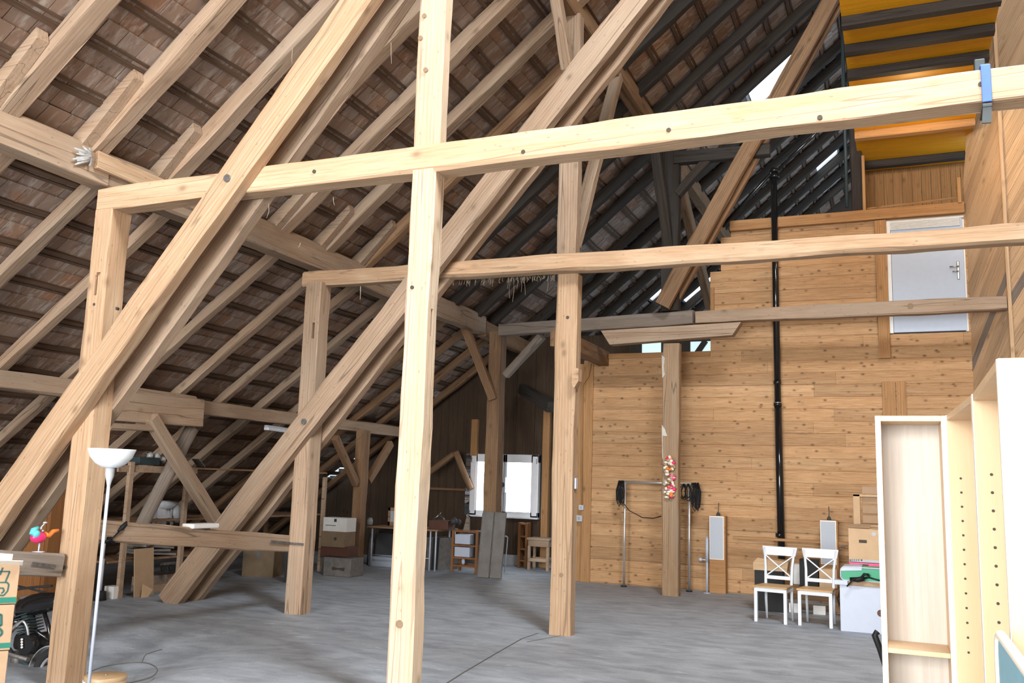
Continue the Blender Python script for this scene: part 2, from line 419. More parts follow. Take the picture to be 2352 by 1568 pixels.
# rafters
def ordinal(i): return ['first','second','third','fourth','fifth','sixth','seventh','eighth','ninth','tenth','eleventh','twelfth','thirteenth','fourteenth','fifteenth','sixteenth','seventeenth','eighteenth','nineteenth','twentieth','twenty-first','twenty-second','twenty-third'][i]
i = 0
for k in range(22):
    y = 4.02 + .95*k
    if k == 12: y = 15.22                                         # trimmed apart for the roof window
    if k == 13: y = 16.72
    if y > 24.8: break
    mat = 'tan' if y < 10.3 else ('brown' if y < 11.4 else 'darkwood')  # rafters switch to darker timber further along the roof
    a = KINK + UPD*(-.25) - UPN*(.03+.08) + Vector((0, y, 0)); b = KINK + UPD*(UP_LEN-.05) - UPN*(.03+.08) + Vector((0, y, 0))
    side = 'pale' if mat == 'tan' else ('brown' if mat == 'brown' else 'smoke-darkened')
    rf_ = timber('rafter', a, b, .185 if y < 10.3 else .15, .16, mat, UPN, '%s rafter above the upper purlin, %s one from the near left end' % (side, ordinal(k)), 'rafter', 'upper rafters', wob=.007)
    if k < 8:
        q = KINK + Vector((0, y-.092, 0)); ws_ = MB()
        ws_.prism([q - UPD*.3 - UPN*.02, q - UPD*.3 - UPN*.19, q + UPD*(.46 + .1*(k % 3)) - UPN*.11, q + UPD*(.50 + .1*(k % 3)) - UPN*.02], (0, -.11, 0))
        part_on(rf_, ws_, 'sprocket_end', M['tan'])
for k in range(14):
    y = 4.35 + .95*k - (.95 if k < 0 else 0)
    mat = 'tan' if y < 13 else 'brown'
    a = KINK + LOD*(.24) - LON*(.03+.06) + Vector((0, y, 0)); b = KINK + LOD*(LO_LEN-.05) - LON*(.03+.06) + Vector((0, y, 0))
    timber('eaves_rafter', a, b, .135, .12, mat, LON, 'eaves rafter below the upper purlin, %s one from the near left end' % ordinal(k), 'rafter', 'eaves rafters', wob=.006)

# purlins
timber('upper_purlin', (-6.96, 3.6, 4.48), (-6.96, 6.05, 4.48), .22, .33, 'tan', label='thick weathered purlin under the upper rafters at the top left corner', cat='purlin', group='upper purlin lengths')
timber('upper_purlin', (-6.96, 6.0, 4.48), (-6.96, 14.75, 4.47), .22, .33, 'tan', label='long cracked purlin running from the first truss to the third truss', cat='purlin', group='upper purlin lengths', wob=.008)
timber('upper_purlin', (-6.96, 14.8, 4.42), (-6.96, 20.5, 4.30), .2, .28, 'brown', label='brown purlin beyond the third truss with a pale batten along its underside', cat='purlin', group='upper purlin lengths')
timber('packing_board', at(222, 362, 0, -6.82) - Vector((0, 0, .02)), at(372, 425, 0, -6.82) - Vector((0, 0, .03)), .06, .17, 'pine', label='short golden packing board on the purlin above the nearest tie beam end', cat='board')
timber('lower_purlin', (-9.25, 3.6, 2.60), (-9.25, 10.0, 2.60), .2, .22, 'tan', label='weathered lower purlin running from the left frame edge to its joint', cat='purlin', group='lower purlin lengths')
timber('lower_purlin', (-9.27, 9.9, 2.57), (-9.27, 17.0, 2.57), .17, .2, 'tan', label='lower purlin running from the joint to the window wall, cracked along its length', cat='purlin', group='lower purlin lengths')
timber('splice_beam', at(240, 929, 0, -9.12), at(460, 949, 0, -9.12), .12, .40, 'tan', label='thick doubled timber on the lower purlin above the crossed braces', cat='beam')
timber('splice_plank', at(250, 979, 0, -9.06), at(366, 984, 0, -9.06), .09, .085, 'tan', label='thin plank under the thick doubled timber above the crossed braces', cat='plank')
timber('middle_purlin', (-3.5, 3.6, 7.45), (-3.5, 24.8, 7.45), .2, .28, 'brown', label='brown purlin high up carried by the upper posts of the trusses', cat='purlin')
timber('wall_plate', (-4.67, 12.6, 3.83), (-4.67, 15.05, 3.83), .2, .26, 'brown', label='brown beam end resting on the left corner of the log wall', cat='beam')

# posts: (X0, X1, front Y, depth, z0, z1)
def post(name, x0, x1, yf, d, z0, z1, mat, label, cat='post', group=None, **k):
    return timber(name, ((x0+x1)/2, yf+d/2, z0), ((x0+x1)/2, yf+d/2, z1), x1-x0, d, mat, (0, 1, 0), label, cat, group, **k)
p1o = post('post', -6.92, -6.69, 6.0, .23, -.24, 4.07, 'pine', 'pale outer post of the nearest truss standing behind the floor lamp')
p1i = post('post', -3.50, -3.29, 6.0, .18, 0, 4.08, 'palepine', 'brightest pale post in the middle of the view carrying the nearest tie beam', wob=.008, cham=.02)
p1u = post('upper_post', -3.50, -3.26, 6.01, .13, 4.28, 7.33, 'palepine', 'pale upper post rising from the nearest tie beam')
p2o = post('post', -6.81, -6.58, 9.2, .23, 0, 4.06, 'tan', 'tan outer post of the second truss with an iron strap', group=None)
p2i = post('post', -3.58, -3.33, 9.62, .19, 0, 4.06, 'pine', 'pale post of the second truss beside the log wall corner', wob=.006, cham=.02)
p2u = post('upper_post', -3.60, -3.37, 9.66, .17, 4.24, 7.33, 'tan', 'upper post rising from the second tie beam, split down its middle')
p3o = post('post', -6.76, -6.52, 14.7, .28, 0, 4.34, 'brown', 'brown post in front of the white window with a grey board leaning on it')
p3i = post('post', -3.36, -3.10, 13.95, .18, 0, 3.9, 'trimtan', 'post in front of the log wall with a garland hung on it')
p3u = post('upper_post', *(at(1518, 600, 1, 14.05).x, at(1558, 600, 1, 14.05).x), 14.05, .2, 4.45, 7.33, 'darkwood', 'dark upper post of the third truss under the roof')
plo = post('post', -9.2, -8.99, 14.25, .18, 0, 2.5, 'brown', 'brown post with two knee braces under the lower purlin')
# cut the empty mortises that show in the posts
I3 = Matrix.Identity(3)
cut(p1o, [(at(221, 655, 1, 6.0), (.035, .1, .19), I3)])
cut(p1o, [(at(227, 629, 1, 6.0), (.05, .06, .03), I3)])
cut(p2o, [(at(720, 759, 1, 9.2), (.035, .1, .2), I3)])
cut(p1i, [(at(991, 741, 0, -3.29), (.1, .035, .22), I3)])
pegs(p1o, [at(217, 699, 1, 6.0), at(266, 708, 0, -6.69)], .014)
pegs(p1i, [at(947, 660, 1, 6.0)], .016); pegs(p2i, [at(1304, 729, 1, 9.62)], .02)
pegs(p1i, [at(917, 1433, 1, 6.0)], .03, name='knot'); pegs(p2i, [at(1289, 1320, 1, 9.62)], .024, name='knot')
pegs(p1u, [at(974, 36, 1, 6.0), at(965, 87, 1, 6.0), at(977, 160, 1, 6.0)], .02, name='knot')

part_on(p3i, MB().prism([at(x, y, 1, 13.947) for x, y in ((1520, 975), (1527, 985), (1534, 1005), (1533, 1020), (1528, 1035), (1524, 1060), (1521, 1050))], (0, .006, 0)), 'plaster_patch', M['plaster'])
part_on(p3i, MB().prism([at(x, y, 1, 13.947) for x, y in ((1520, 815), (1527, 822), (1524, 840), (1527, 860), (1521, 868))], (0, .006, 0)), 'plaster_patch', M['plaster'])
# tie beams
b1 = timber('tie_beam', (-6.90, 6.1, 4.17), (1.72, 6.1, 4.19), .2, .22, 'pine', label='nearest tie beam crossing the whole view with a blue strap on it', wob=.006)
b2 = timber('tie_beam', at(693, 640, 1, 9.25) + Vector((0, .1, 0)), at(2352, 532, 1, 9.7) + Vector((.5, .13, .0)), .2, .2, 'pine', label='second tie beam crossing the view below the nearest one', wob=.008, cham=.03)
b3 = timber('tie_beam', at(1146, 757, 1, 14.5) + Vector((0, .09, 0)), at(1592, 727, 1, 14.0) + Vector((0, .09, 0)), .18, .215, 'greyboard', label='grey left length of the third tie beam ending at a butt joint', group='third tie beam lengths')
b3r = timber('tie_beam', at(1597, 728, 1, 14.0) + Vector((0, .09, 0)), at(2309, 694, 1, 14.0) + Vector((0.02, .09, 0)), .18, .2, 'tan', label='tan right length of the third tie beam passing in front of the white door', group='third tie beam lengths')
pegs(b1, [at(722, 394, 1, 6.0), at(1202, 349, 1, 6.0), at(1536, 299, 1, 6.0), at(1883, 270, 1, 6.0), at(2253, 194, 1, 6.0)], .017)
pegs(b3r, [at(2091, 703, 1, 14.0)], .045, name='knot')
cb = MB().prism([at(x, y, 1, 13.97) for x, y in ((1380, 759), (1702, 739), (1682, 769), (1400, 791))], (0, .2, 0))
cb.build('corbel', M['tan'], None, 'angled corbel timber under the joint of the third tie beam', 'corbel')

# long paired braces of the trusses
def brace_pair(y_front, th, gap, w, x0, x8, z0, z1, mat, who):
    a = lambda z: x0 + (x8-x0)*z/8
    out = []
    for k, (yy, dw, nm) in enumerate(((y_front, 0, 'front'), (y_front+th+gap, .01, 'rear'))):
        o = timber('brace', (a(z0)+k*.02, yy+th/2, z0), (a(z1)+k*.02, yy+th/2, z1), w-dw-.03*k, th, mat if k == 0 else ('tan' if mat == 'pine' else mat), (0, 1, 0), '%s timber of the long doubled brace climbing across %s' % (nm, who), 'brace', None, wob=.007)
        out.append(o)
    return out
br1 = brace_pair(5.88, .14, .2, .275, -8.664, -2.087, 0, 8.2, 'pine', 'the nearest truss')
br2 = brace_pair(9.08, .14, .24, .285, -8.555, -1.709, 0, 8.6, 'tan', 'the second truss')
br3 = brace_pair(13.80, .13, .22, .235, -5.87, -1.394, 4.5, 9.6, 'brown', 'the third truss up in the roof')
pegs(br1[0], [at(521, 409, 1, 5.88), at(168, 918, 1, 5.88)], .035, name='bolt', mat='iron')
pegs(br2[0], [at(497, 1240, 1, 9.08), at(698, 968, 1, 9.08)], .038, name='bolt', mat='iron')

# knee braces
timber('knee_brace', (-3.46, 9.50, 6.55), (-3.46, 8.72, 7.75), .15, .13, 'tan', (1, 0, 0), 'slim brace leaning from the second upper post towards the viewer', 'brace')
timber('knee_brace', (-3.46, 9.86, 4.45), (-3.46, 11.55, 7.35), .13, .15, 'tan', (1, 0, 0), 'slim brace rising behind the second upper post', 'brace')
timber('knee_brace', (-3.3, 14.1, 5.5), (-3.42, 13.35, 7.4), .15, .15, 'darkwood', (1, 0, 0), 'dark bowed brace on the near side of the third upper post', 'brace')
timber('knee_brace', (-3.45, 15.35, 7.25), (-3.45, 18.4, 5.4), .26, .16, 'brown', (1, 0, 0), 'brown brace slanting down beyond the third upper post', 'brace')
timber('collar_beam', at(1550, 366, 1, 14.1), at(1769, 345, 1, 14.1), .16, .2, 'darkwood', (0, 0, 1), 'dark short beam with a sawn end high on the third truss', 'beam')
timber('knee_brace', at(1556, 447, 1, 14.12), at(1625, 368, 1, 14.12), .14, .15, 'darkwood', (0, 1, 0), 'short dark knee brace between the third upper post and its collar', 'brace')
timber('knee_brace', at(1086, 755, 1, 14.6) + Vector((0,-.35,0)), (-6.62, 14.66, 3.1), .15, .12, 'brown', (0, 1, 0), 'short brace on the left of the brown post by the window', 'brace')
timber('knee_brace', at(1162, 862, 1, 14.75), at(1245, 772, 1, 14.6), .13, .14, 'greyboard', (0, 1, 0), 'short grey brace on the right of the brown post by the window', 'brace')
timber('knee_brace', at(770, 1005, 0, -9.1), at(818, 1110, 0, -9.1), .13, .12, 'brown', (1, 0, 0), 'left knee brace of the post under the lower purlin', 'brace')
timber('knee_brace', at(897, 1018, 0, -9.1), at(845, 1105, 0, -9.1), .13, .12, 'brown', (1, 0, 0), 'right knee brace of the post under the lower purlin', 'brace')
timber('cross_brace', at(346, 958, 0, -9.05), at(505, 1212, 0, -9.05), .17, .15, 'tan', (1, 0, 0), 'straight squared brace of the crossed pair at the left', 'brace', taper=1.05)
timber('cross_brace', at(440, 985, 0, -9.2), at(325, 1208, 0, -9.2), .17, .17, 'greyboard', (1, 0, 0), 'round log brace of the crossed pair at the left', 'brace', round_=.5, wob=.012)
timber('window_brace', at(1046, 1036, 1, 16.5), at(1080, 1122, 1, 16.8), .13, .13, 'brown', (0, 1, 0), 'slanting round brace left of the white window', 'brace', round_=.5)
timber('window_brace', at(985, 1085, 1, 16.5), at(1044, 1042, 1, 16.5), .1, .1, 'brown', (0, 1, 0), 'bent strut rising to the end of the lower purlin', 'brace')

# rails with their iron straps
ra = timber('rail', at(205, 1217, 0, -6.87), at(672, 1248, 0, -6.87), .14, .2, 'tan', label='weathered rail between the first and second outer posts', cat='rail')
rb_ = timber('rail', at(-160, 1284, 0, -6.87), at(131, 1298, 0, -6.87), .14, .2, 'greyboard', label='weathered rail running out of the left frame edge to the nearest outer post', cat='rail')
# the rails stand a little behind the post faces
s1 = MB().bar(at(74, 1294, 0, -6.78), at(128, 1301, 0, -6.78), .03, .004, (1, 0, 0)).build('iron_strap', M['iron'], None, 'grey iron strap across the joint of the left rail and nearest outer post', 'strap')
part_on(s1, MB().bar(at(125, 1300, 1, 5.992), at(152, 1303, 1, 5.992), .03, .004, (0, 1, 0)), 'strap_end', M['iron'])
s2 = MB().bar(at(622, 1243, 0, -6.78), at(670, 1248, 0, -6.78), .03, .004, (1, 0, 0)).build('iron_strap', M['iron'], None, 'grey iron strap across the joint of the rail and second outer post', 'strap')
part_on(s2, MB().bar(at(668, 1248, 1, 9.192), at(697, 1250, 1, 9.192), .03, .004, (0, 1, 0)), 'strap_end', M['iron'])

# ---------------------------------------------------------------- walls
def log_material():
    m = M['log']; nt = m.node_tree; ge = N(nt, 'ShaderNodeNewGeometry')
    hs = [n for n in nt.nodes if n.type == 'HUE_SAT'][0]
    L(nt, math_(nt, 'ADD', math_(nt, 'MULTIPLY', ge.outputs['Random Per Island'], .3), .85), hs.inputs['Value'])
log_material()
YW = 15.0
lg = MB(); r3 = random.Random(11); z = 0.0; CH = .1955; n = 0
def left_edge(zc):
    return -4.90 if zc < 3.86 else (-2.80 if zc < 5.28 else (-2.62 if zc < 5.87 else -2.45))
def course(z0, z1, x0, x1):
    c = .007
    prof = [(0, z0), (-.0, z0+c*.6), (-.012, z0+c*1.8), (-.014, (z0+z1)/2), (-.012, z1-c*1.8), (0, z1-c*.6), (0, z1), (.14, z1), (.14, z0)]
    lg.prism([(x0, YW+.014+a, b) for a, b in prof], (x1-x0, 0, 0))
while z < 6.0:
    zt = min(z+CH, 6.105); cuts = [left_edge((z+zt)/2)]
    while cuts[-1] < 1.12:
        cuts.append(min(1.12, cuts[-1] + r3.uniform(1.2, 4.2)))
    for a, b in zip(cuts, cuts[1:]):
        if b - a < .02: continue
        if 4.10 < (z+zt)/2 < 5.93 and b > -.02:                      # the door opening
            if a < -.02: course(z, zt, a, -.02)
            if b > 1.09: course(z, zt, max(a, 1.09), b)
            continue
        course(z, zt, a+.001, b-.001)
    z = zt; n += 1
lg.build('wall_back', M['log'], kind='structure')
def trim(n, a, b, w, h, up=(0,1,0), mat='trim'):
    o = timber('trim_%d' % n, a, b, w, h, mat, up, None, None, None, wob=.002, cham=.004, kind='structure'); return o
trim(2, (-4.93, YW+.03, 0), (-4.93, YW+.03, 3.80), .17, .12)
trim(3, (-5.09, YW+.10, 0), (-5.09, YW+.10, 3.75), .13, .12)
trim(4, (-4.85, YW+.03, 3.87), (-2.80, YW+.03, 3.87), .12, .09, (0, 0, 1))
trim(5, (-.10, YW-.03, 3.72), (-.10, YW-.03, 5.93), .17, .1)
trim(6, (-2.45, YW+.0, 6.03), (1.10, YW+.0, 6.03), .2, .17, (0, 0, 1))
trim(7, (-.06, YW-.012, 2.3), (-.06, YW-.012, 3.36), .19, .05)
trim(8, (.12, YW-.02, 2.3), (.12, YW-.02, 3.36), .14, .06)
trim(9, (-2.76, YW-.01, 4.4), (-2.76, YW-.01, 5.0), .06, .05)
# white door high in the log wall
M['white'] = plain('white_paint', (.42, .49, .60), .45, noise=.02)
M['whiteframe'] = plain('white_frame', (.72, .74, .74), .5, noise=.03)
M['steel'] = plain('brushed_steel', (.42, .42, .40), .35, .9, .1, 40)
dr = empty('door_1', (.53, YW-.01, 4.115)); tag(dr, kind='structure')
db = MB().span((-.575, -.02, 0), (-.49, .1, 1.80)).span((.52, .02, 0), (.56, .1, 1.80)).span((-.575, 0, 1.78), (.56, .1, 1.81))
db.build('door_frame', M['whiteframe'], dr)
MB().span((-.485, .0, .01), (.535, .05, 1.775), .004).build('door_leaf', M['white'], dr)
h = MB().span((.433, -.012, .80), (.468, 0, 1.09), .008); h.build('handle_plate', M['steel'], dr)
MB().tube([(.45, -.01, 1.0), (.45, -.05, 1.0), (.43, -.055, 1.0), (.33, -.055, .995)], .010).build('door_handle', M['steel'], dr)
MB().tube([(.45, -.01, .925), (.45, -.035, .925), (.37, -.035, .925)], .008).build('door_key', M['steel'], dr)
vb = MB()
for k in range(7): vb.span((-.49, -.035, 1.65+k*.019), (.50, -.015, 1.663+k*.019))
vb.build('door_blind', M['whiteframe'], dr)

# right-hand boarded wall: two panels meeting at a cover strip
def board_panel(name, p0, p1, poly_uv, ang, strip=.13, th=.03, dark=None):
    """a wall of slanting boards in the vertical plane through p0 and p1; poly_uv clips it (u along, v up)"""
    p0, p1 = Vector(p0), Vector(p1); u = (p1-p0).normalized(); v = Vector((0, 0, 1)); nrm = u.cross(v)
    bm = bmesh.new(); rr = random.Random(int(ang*100))
    du, dv = math.cos(ang), math.sin(ang); U = max(q[0] for q in poly_uv)+8; V = max(q[1] for q in poly_uv)+8
    k = -120
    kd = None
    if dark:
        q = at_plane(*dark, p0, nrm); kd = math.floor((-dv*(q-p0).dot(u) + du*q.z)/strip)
    while k < 120:
        off = k*strip; k += 1
        c = Vector((-dv*off, du*off)); jit = rr.uniform(0, .006)
        quad = [c + Vector((du*t, dv*t)) + Vector((-dv*s, du*s)) for t, s in ((-14, .002), (14, .002), (14, strip-.003), (-14, strip-.003))]
        poly = quad
        m = len(poly_uv)                                              # clip by the convex outline (counter-clockwise)
        for i in range(m):
            a, b = Vector(poly_uv[i]), Vector(poly_uv[(i+1) % m]); e = b-a; out = []
            for j in range(len(poly)):
                s, t = poly[j], poly[(j+1) % len(poly)]
                ds = e.x*(s.y-a.y)-e.y*(s.x-a.x); dt = e.x*(t.y-a.y)-e.y*(t.x-a.x)
                if ds >= 0: out.append(s)
                if ds*dt < 0: out.append(s + (t-s)*(ds/(ds-dt)))
            poly = out
            if len(poly) < 3: break
        if len(poly) < 3: continue
        A = [bm.verts.new(p0 + u*q.x + v*q.y - nrm*jit) for q in poly]; B = [bm.verts.new(p0 + u*q.x + v*q.y - nrm*(jit+th)) for q in poly]
        fs = [bm.faces.new(A), bm.faces.new(B[::-1])]
        for i in range(len(poly)): fs.append(bm.faces.new((A[i], B[i], B[(i+1) % len(poly)], A[(i+1) % len(poly)])))
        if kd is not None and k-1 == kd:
            for f in fs: f.material_index = 1  # one strip of the panel takes the darker grey material
    bmesh.ops.recalc_face_normals(bm, faces=bm.faces)
    me = bpy.data.meshes.new(name)
    # local frame: x along the boards so that the grain follows them
    x = (u*du + v*dv); z = nrm; y = z.cross(x); mat = Matrix((x, y, z)).transposed().to_4x4(); mat.translation = p0
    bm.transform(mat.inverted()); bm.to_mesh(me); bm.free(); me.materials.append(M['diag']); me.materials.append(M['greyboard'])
    o = bpy.data.objects.new(name, me); link(o); o.matrix_world = mat; tag(o, kind='structure'); return o
def island_vary(m, lo, span):
    nt = m.node_tree; ge = N(nt, 'ShaderNodeNewGeometry'); hs = [n for n in nt.nodes if n.type == 'HUE_SAT'][0]
    L(nt, math_(nt, 'ADD', math_(nt, 'MULTIPLY', ge.outputs['Random Per Island'], span), lo), hs.inputs['Value'])
island_vary(M['diag'], .82, .3)
PL0, PL1 = Vector((1.11, 15.0, 0)), Vector((1.56, 14.0, 0))
ll = (PL1-PL0).length
un = (PL1-PL0).normalized(); wn = un.cross(Vector((0, 0, 1)))
wq = [at_plane(x, y, PL0, wn) for x, y in ((2202, 280), (2239, 0), (2248, -80))]
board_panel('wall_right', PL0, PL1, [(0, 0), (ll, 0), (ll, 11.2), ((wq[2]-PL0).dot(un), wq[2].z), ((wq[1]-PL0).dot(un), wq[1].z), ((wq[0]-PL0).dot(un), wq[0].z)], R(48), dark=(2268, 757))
PR1 = Vector((2.9, 12.4, 0)); lr = (PR1-PL1).length
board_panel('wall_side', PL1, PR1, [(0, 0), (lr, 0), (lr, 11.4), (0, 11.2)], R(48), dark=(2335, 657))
trim(10, PL1 + Vector((-.02, -.03, 0)), PL1 + Vector((-.02, -.03, 11.2)), .05, .03, (0, 1, 0), 'diag')
# enclosure outside the view
M['plainboard'] = wood('plain_boards', (.45, .33, .22), (.34, .235, .14), axis='z', knots=.3, cracks=.2)
MB().span((2.9, Y0, 0), (3.0, 12.5, 10.2)).build('wall_east', M['plainboard'], kind='structure')
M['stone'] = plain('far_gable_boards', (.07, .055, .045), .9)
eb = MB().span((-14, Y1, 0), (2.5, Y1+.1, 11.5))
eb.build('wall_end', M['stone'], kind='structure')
# window wall beyond the log wall corner
YP = 17.0
wl = MB(); rw = random.Random(3)
x = -13.6
while x < -4.75:
    w = rw.uniform(.16, .24); xe = min(x+w, -4.75); top = 4.842+.727*(min(xe, -6.85)+6.85)+.1 if x < -6.85 else 4.6
    yy = YP + rw.uniform(0, .012)
    for (z0, z1) in (([(0, top)] if (xe < -8.12 or x > -6.58) else [(0, .95), (2.2, top)])):
        if z1 > z0: wl.span((x+.002, yy, z0), (xe-.002, yy+.04, z1))
    x = xe
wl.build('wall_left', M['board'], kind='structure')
MB().span((-9.6, YP-.05, 0), (-5.2, YP, .2)).build('baseboard_left', plain('pale_plinth', (.33, .34, .35), .7), kind='structure')
trim(11, (-6.42, YP-.08, 0), (-6.42, YP-.08, 3.3), .14, .12)
trim(12, (-8.02, YP-.08, 2.15), (-8.02, YP-.08, 2.9), .14, .1)
trim(13, (-9.6, YP-.06, 1.45), (-8.2, YP-.06, 1.45), .05, .05, (0, 0, 1), 'brown')
trim(14, at(1200, 893, 1, 16.6), at(1266, 935, 1, 15.6), .16, .2, (0, 0, 1), 'darkwood')
# the white window
M['sky_pane'] = glow('daylight_pane', (.93, .97, 1.0), 7.0)
M['upvc'] = plain('white_window_frame', (.85, .88, .93), .35, noise=.02)
w1 = empty('window_1', (-7.34, YP-.02, .95)); tag(w1, kind='structure')
fb = MB()
for x0, x1, wl_, wr_ in ((-.755, -.02, .16, .05), (.02, .755, .05, .16)):
    fb.span((x0, -.06, 0), (x0+wl_, .04, 1.24), .006).span((x1-wr_, -.06, 0), (x1, .04, 1.24), .006).span((x0, -.06, 0), (x1, .04, .10), .006).span((x0, -.06, 1.08), (x1, .04, 1.24), .006)
    fb.span((x0+.02, -.07, .03), (x0+wl_-.03, -.05, 1.21), .004).span((x1-wr_+.03, -.07, .03), (x1-.02, -.05, 1.21), .004)
fb.build('window_frame', M['upvc'], w1)
for x0, x1 in ((-.595, -.07), (.07, .595)): MB().span((x0, .0, .10), (x1, .012, 1.08)).build('window_pane', M['sky_pane'], w1)
MB().span((-.78, -.12, -.03), (.78, 0, .0), .004).build('window_sill', M['upvc'], w1)
for k in (-.715, .715): MB().span((k-.012, -.075, 1.06), (k+.012, -.06, 1.16), .004).build('window_hinge', M['steel'], w1)

# small high windows seen over the log wall
M['bluepane'] = glow('pale_sky_pane', (.62, .86, .96), .95)
w7 = empty('window_8', (0, 19.5, 0)); tag(w7, kind='structure')
L7 = lambda x, y: at(x, y, 1, 19.5)
f7 = MB(); fr_ = [(1380, 772, 1475, 818), (1519, 772, 1586, 818), (1635, 772, 1700, 818), (1470, 770, 1640, 785), (1470, 809, 1640, 825)]
for xa, ya, xb, yb in fr_:
    p, q = L7(xa, yb), L7(xb, ya); f7.span((p.x, -.03, p.z), (q.x, .03, q.z))
p, q = L7(1602, 812), L7(1622, 783); f7.bar((p.x, -.06, p.z), (q.x, -.06, q.z), .12, .05, (0, 1, 0))
f7.build('window_frame', M['stone'], w7)
for xa, xb in ((1473, 1521), (1584, 1637)):
    p, q = L7(xa, 811), L7(xb, 783); MB().span((p.x, .0, p.z), (q.x, .01, q.z)).build('window_pane', M['bluepane'], w7)
# roof windows
M['skyglass'] = glow('roof_window_daylight', (.95, .98, 1.0), 1.8)
M['zinc'] = plain('zinc_frame', (.5, .52, .55), .4, .6)
for k, (s, ln, y, wd) in enumerate(SKY):
    o = KINK + UPD*s + Vector((0, y, 0)); mt = Matrix((UPD, Vector((0,1,0)), UPN)).transposed().to_4x4(); mt.translation = o
    e = bpy.data.objects.new('window_%d' % (k+2), None); e.matrix_world = mt; link(e); tag(e, kind='structure')
    f = MB().span((-.05, -wd/2-.05, -.01), (ln+.05, -wd/2, .08)).span((-.05, wd/2, -.01), (ln+.05, wd/2+.05, .08)).span((-.05, -wd/2, -.01), (0, wd/2, .08)).span((ln, -wd/2, -.01), (ln+.05, wd/2, .08))
    f.build('window_frame', M['zinc'], e); MB().span((0, -wd/2, .03), (ln, wd/2, .04)).build('window_pane', M['skyglass'], e)

# loft above the log wall
MB().span((-.42, 9.9, 7.16), (1.25, 16.4, 7.2)).build('trim_15', M['yellow'], kind='structure')
for k, y in enumerate((10.55, 11.27, 11.99, 12.75, 14.22, 15.62)):
    timber('joist', (-.42, y, 7.10), (1.24, y, 7.10), .15, .12, 'joist' if y != 14.22 else 'trim', (0, 0, 1), '%s loft joist under the yellow boards, %s counted from the viewer' % ('dark' if y != 14.22 else 'brown', ordinal(k)), 'joist', 'loft joists', wob=.004)  # one joist gets a lighter wood colour to look lit
lb = MB(); x = -.33
while x < 1.2:
    lb.span((x+.003, 16.1, 6.0), (x+.145, 16.13, 7.2)); x += .148
lb.build('trim_16', M['loftboard'], kind='structure')
MB().span((-.4, 15.1, 5.98), (1.2, 16.2, 6.06)).build('trim_17', M['brown'], kind='structure')
timber('loft_rail', (-.3, 15.2, 6.22), (1.06, 15.2, 6.28), .03, .035, 'trim', (0, 0, 1), 'thin pale handrail along the loft edge', 'rail')
post('loft_post', -.53, -.35, 15.05, .16, 6.1, 9.9, 'joist', 'dark post rising from the log wall at the left edge of the loft')
trim(18, (-.33, 15.0, 6.1), (-.33, 15.0, 7.05), .045, .06)
trim(19, (1.04, 14.9, 6.1), (1.04, 14.9, 6.5), .05, .05)
# gable behind the viewer with its large daylight opening
gb = MB().span((-14, Y0-.1, 0), (-6.0, Y0, 6)).span((-14, Y0-.1, 5.8), (3, Y0, 12)).span((2.4, Y0-.1, 0), (3, Y0, 6)).span((-6, Y0-.1, 0), (2.4, Y0, .5))
gb.build('wall_front', M['plainboard'], kind='structure')

# ---------------------------------------------------------------- light
w = bpy.data.worlds.new('daylight'); scene.world = w; w.use_nodes = True
bg = w.node_tree.nodes['Background']; bg.inputs[0].default_value = (.62, .80, 1.0, 1); bg.inputs[1].default_value = 1.6
def area(name, loc, target, sx, sy, power, c=(1,1,1), spread=180):
    d = bpy.data.lights.new(name, 'AREA'); d.shape = 'RECTANGLE'; d.size, d.size_y = sx, sy; d.energy = power; d.color = c; d.spread = R(spread)
    o = bpy.data.objects.new(name, d); link(o); o.location = loc
    o.rotation_euler = (Vector(target)-Vector(loc)).to_track_quat('-Z', 'Y').to_euler(); return o
area('gable_daylight', (-2.2, Y0+.15, 3.2), (-2.2, 10, 2.2), 7.6, 5.0, 3500, (1, .985, .965))
area('overhead_fill', (.9, 3.5, 10.4), (-1.8, 5.0, 0), 1.6, 9.0, 3800, (.92, .965, 1.0))  # lamp added under the closed ridge to brighten the floor
def point(name, loc, power, c, r=.1):
    d = bpy.data.lights.new(name, 'POINT'); d.energy = power; d.color = c; d.shadow_soft_size = r
    o = bpy.data.objects.new(name, d); link(o); o.location = loc; return o
point('loft_lamp', (.4, 13.2, 6.75), 45, (1, .72, .35))
scene.view_settings.view_transform = 'Standard'; scene.view_settings.look = 'None'; scene.view_settings.gamma = 1.0
scene.view_settings.exposure = 0.0
scene.cycles.max_bounces = 6; scene.cycles.diffuse_bounces = 3; scene.cycles.glossy_bounces = 2; scene.cycles.transmission_bounces = 1; scene.cycles.caustics_reflective = False; scene.cycles.caustics_refractive = False
scene.cycles.sample_clamp_indirect = 8

# ---------------------------------------------------------------- furniture and clutter
M['laminate'] = wood('birch_laminate', (.72, .53, .335), (.66, .46, .275), axis='z', knots=0, cracks=0, rough=.42, vary=.03, fine=.25, bump=.03, rings=.1)
M['backpanel'] = wood('pale_back_panel', (.60, .55, .49), (.46, .41, .35), axis='z', knots=0, cracks=0, rough=.5, vary=.02, fine=.5, bump=.03, rings=.12)
M['edge'] = plain('pale_edge_band', (.88, .80, .68), .4, noise=.02)
M['black'] = plain('black_plastic', (.010, .010, .011), .5, noise=.1, spec=.2)
M['gloss'] = plain('black_gloss_paint', (.01, .01, .011), .12, noise=.05)
M['rubber'] = plain('black_rubber', (.015, .015, .015), .8)
M['chrome'] = plain('chrome', (.75, .75, .76), .28, .75, .02)
M['card'] = plain('brown_cardboard', (.40, .27, .165), .85, noise=.06, nscale=8)
M['cardlit'] = plain('tan_cardboard', (.55, .375, .225), .85, noise=.05, nscale=8)
M['darkcard'] = plain('dull_cardboard', (.20, .145, .09), .85, noise=.1, nscale=8)
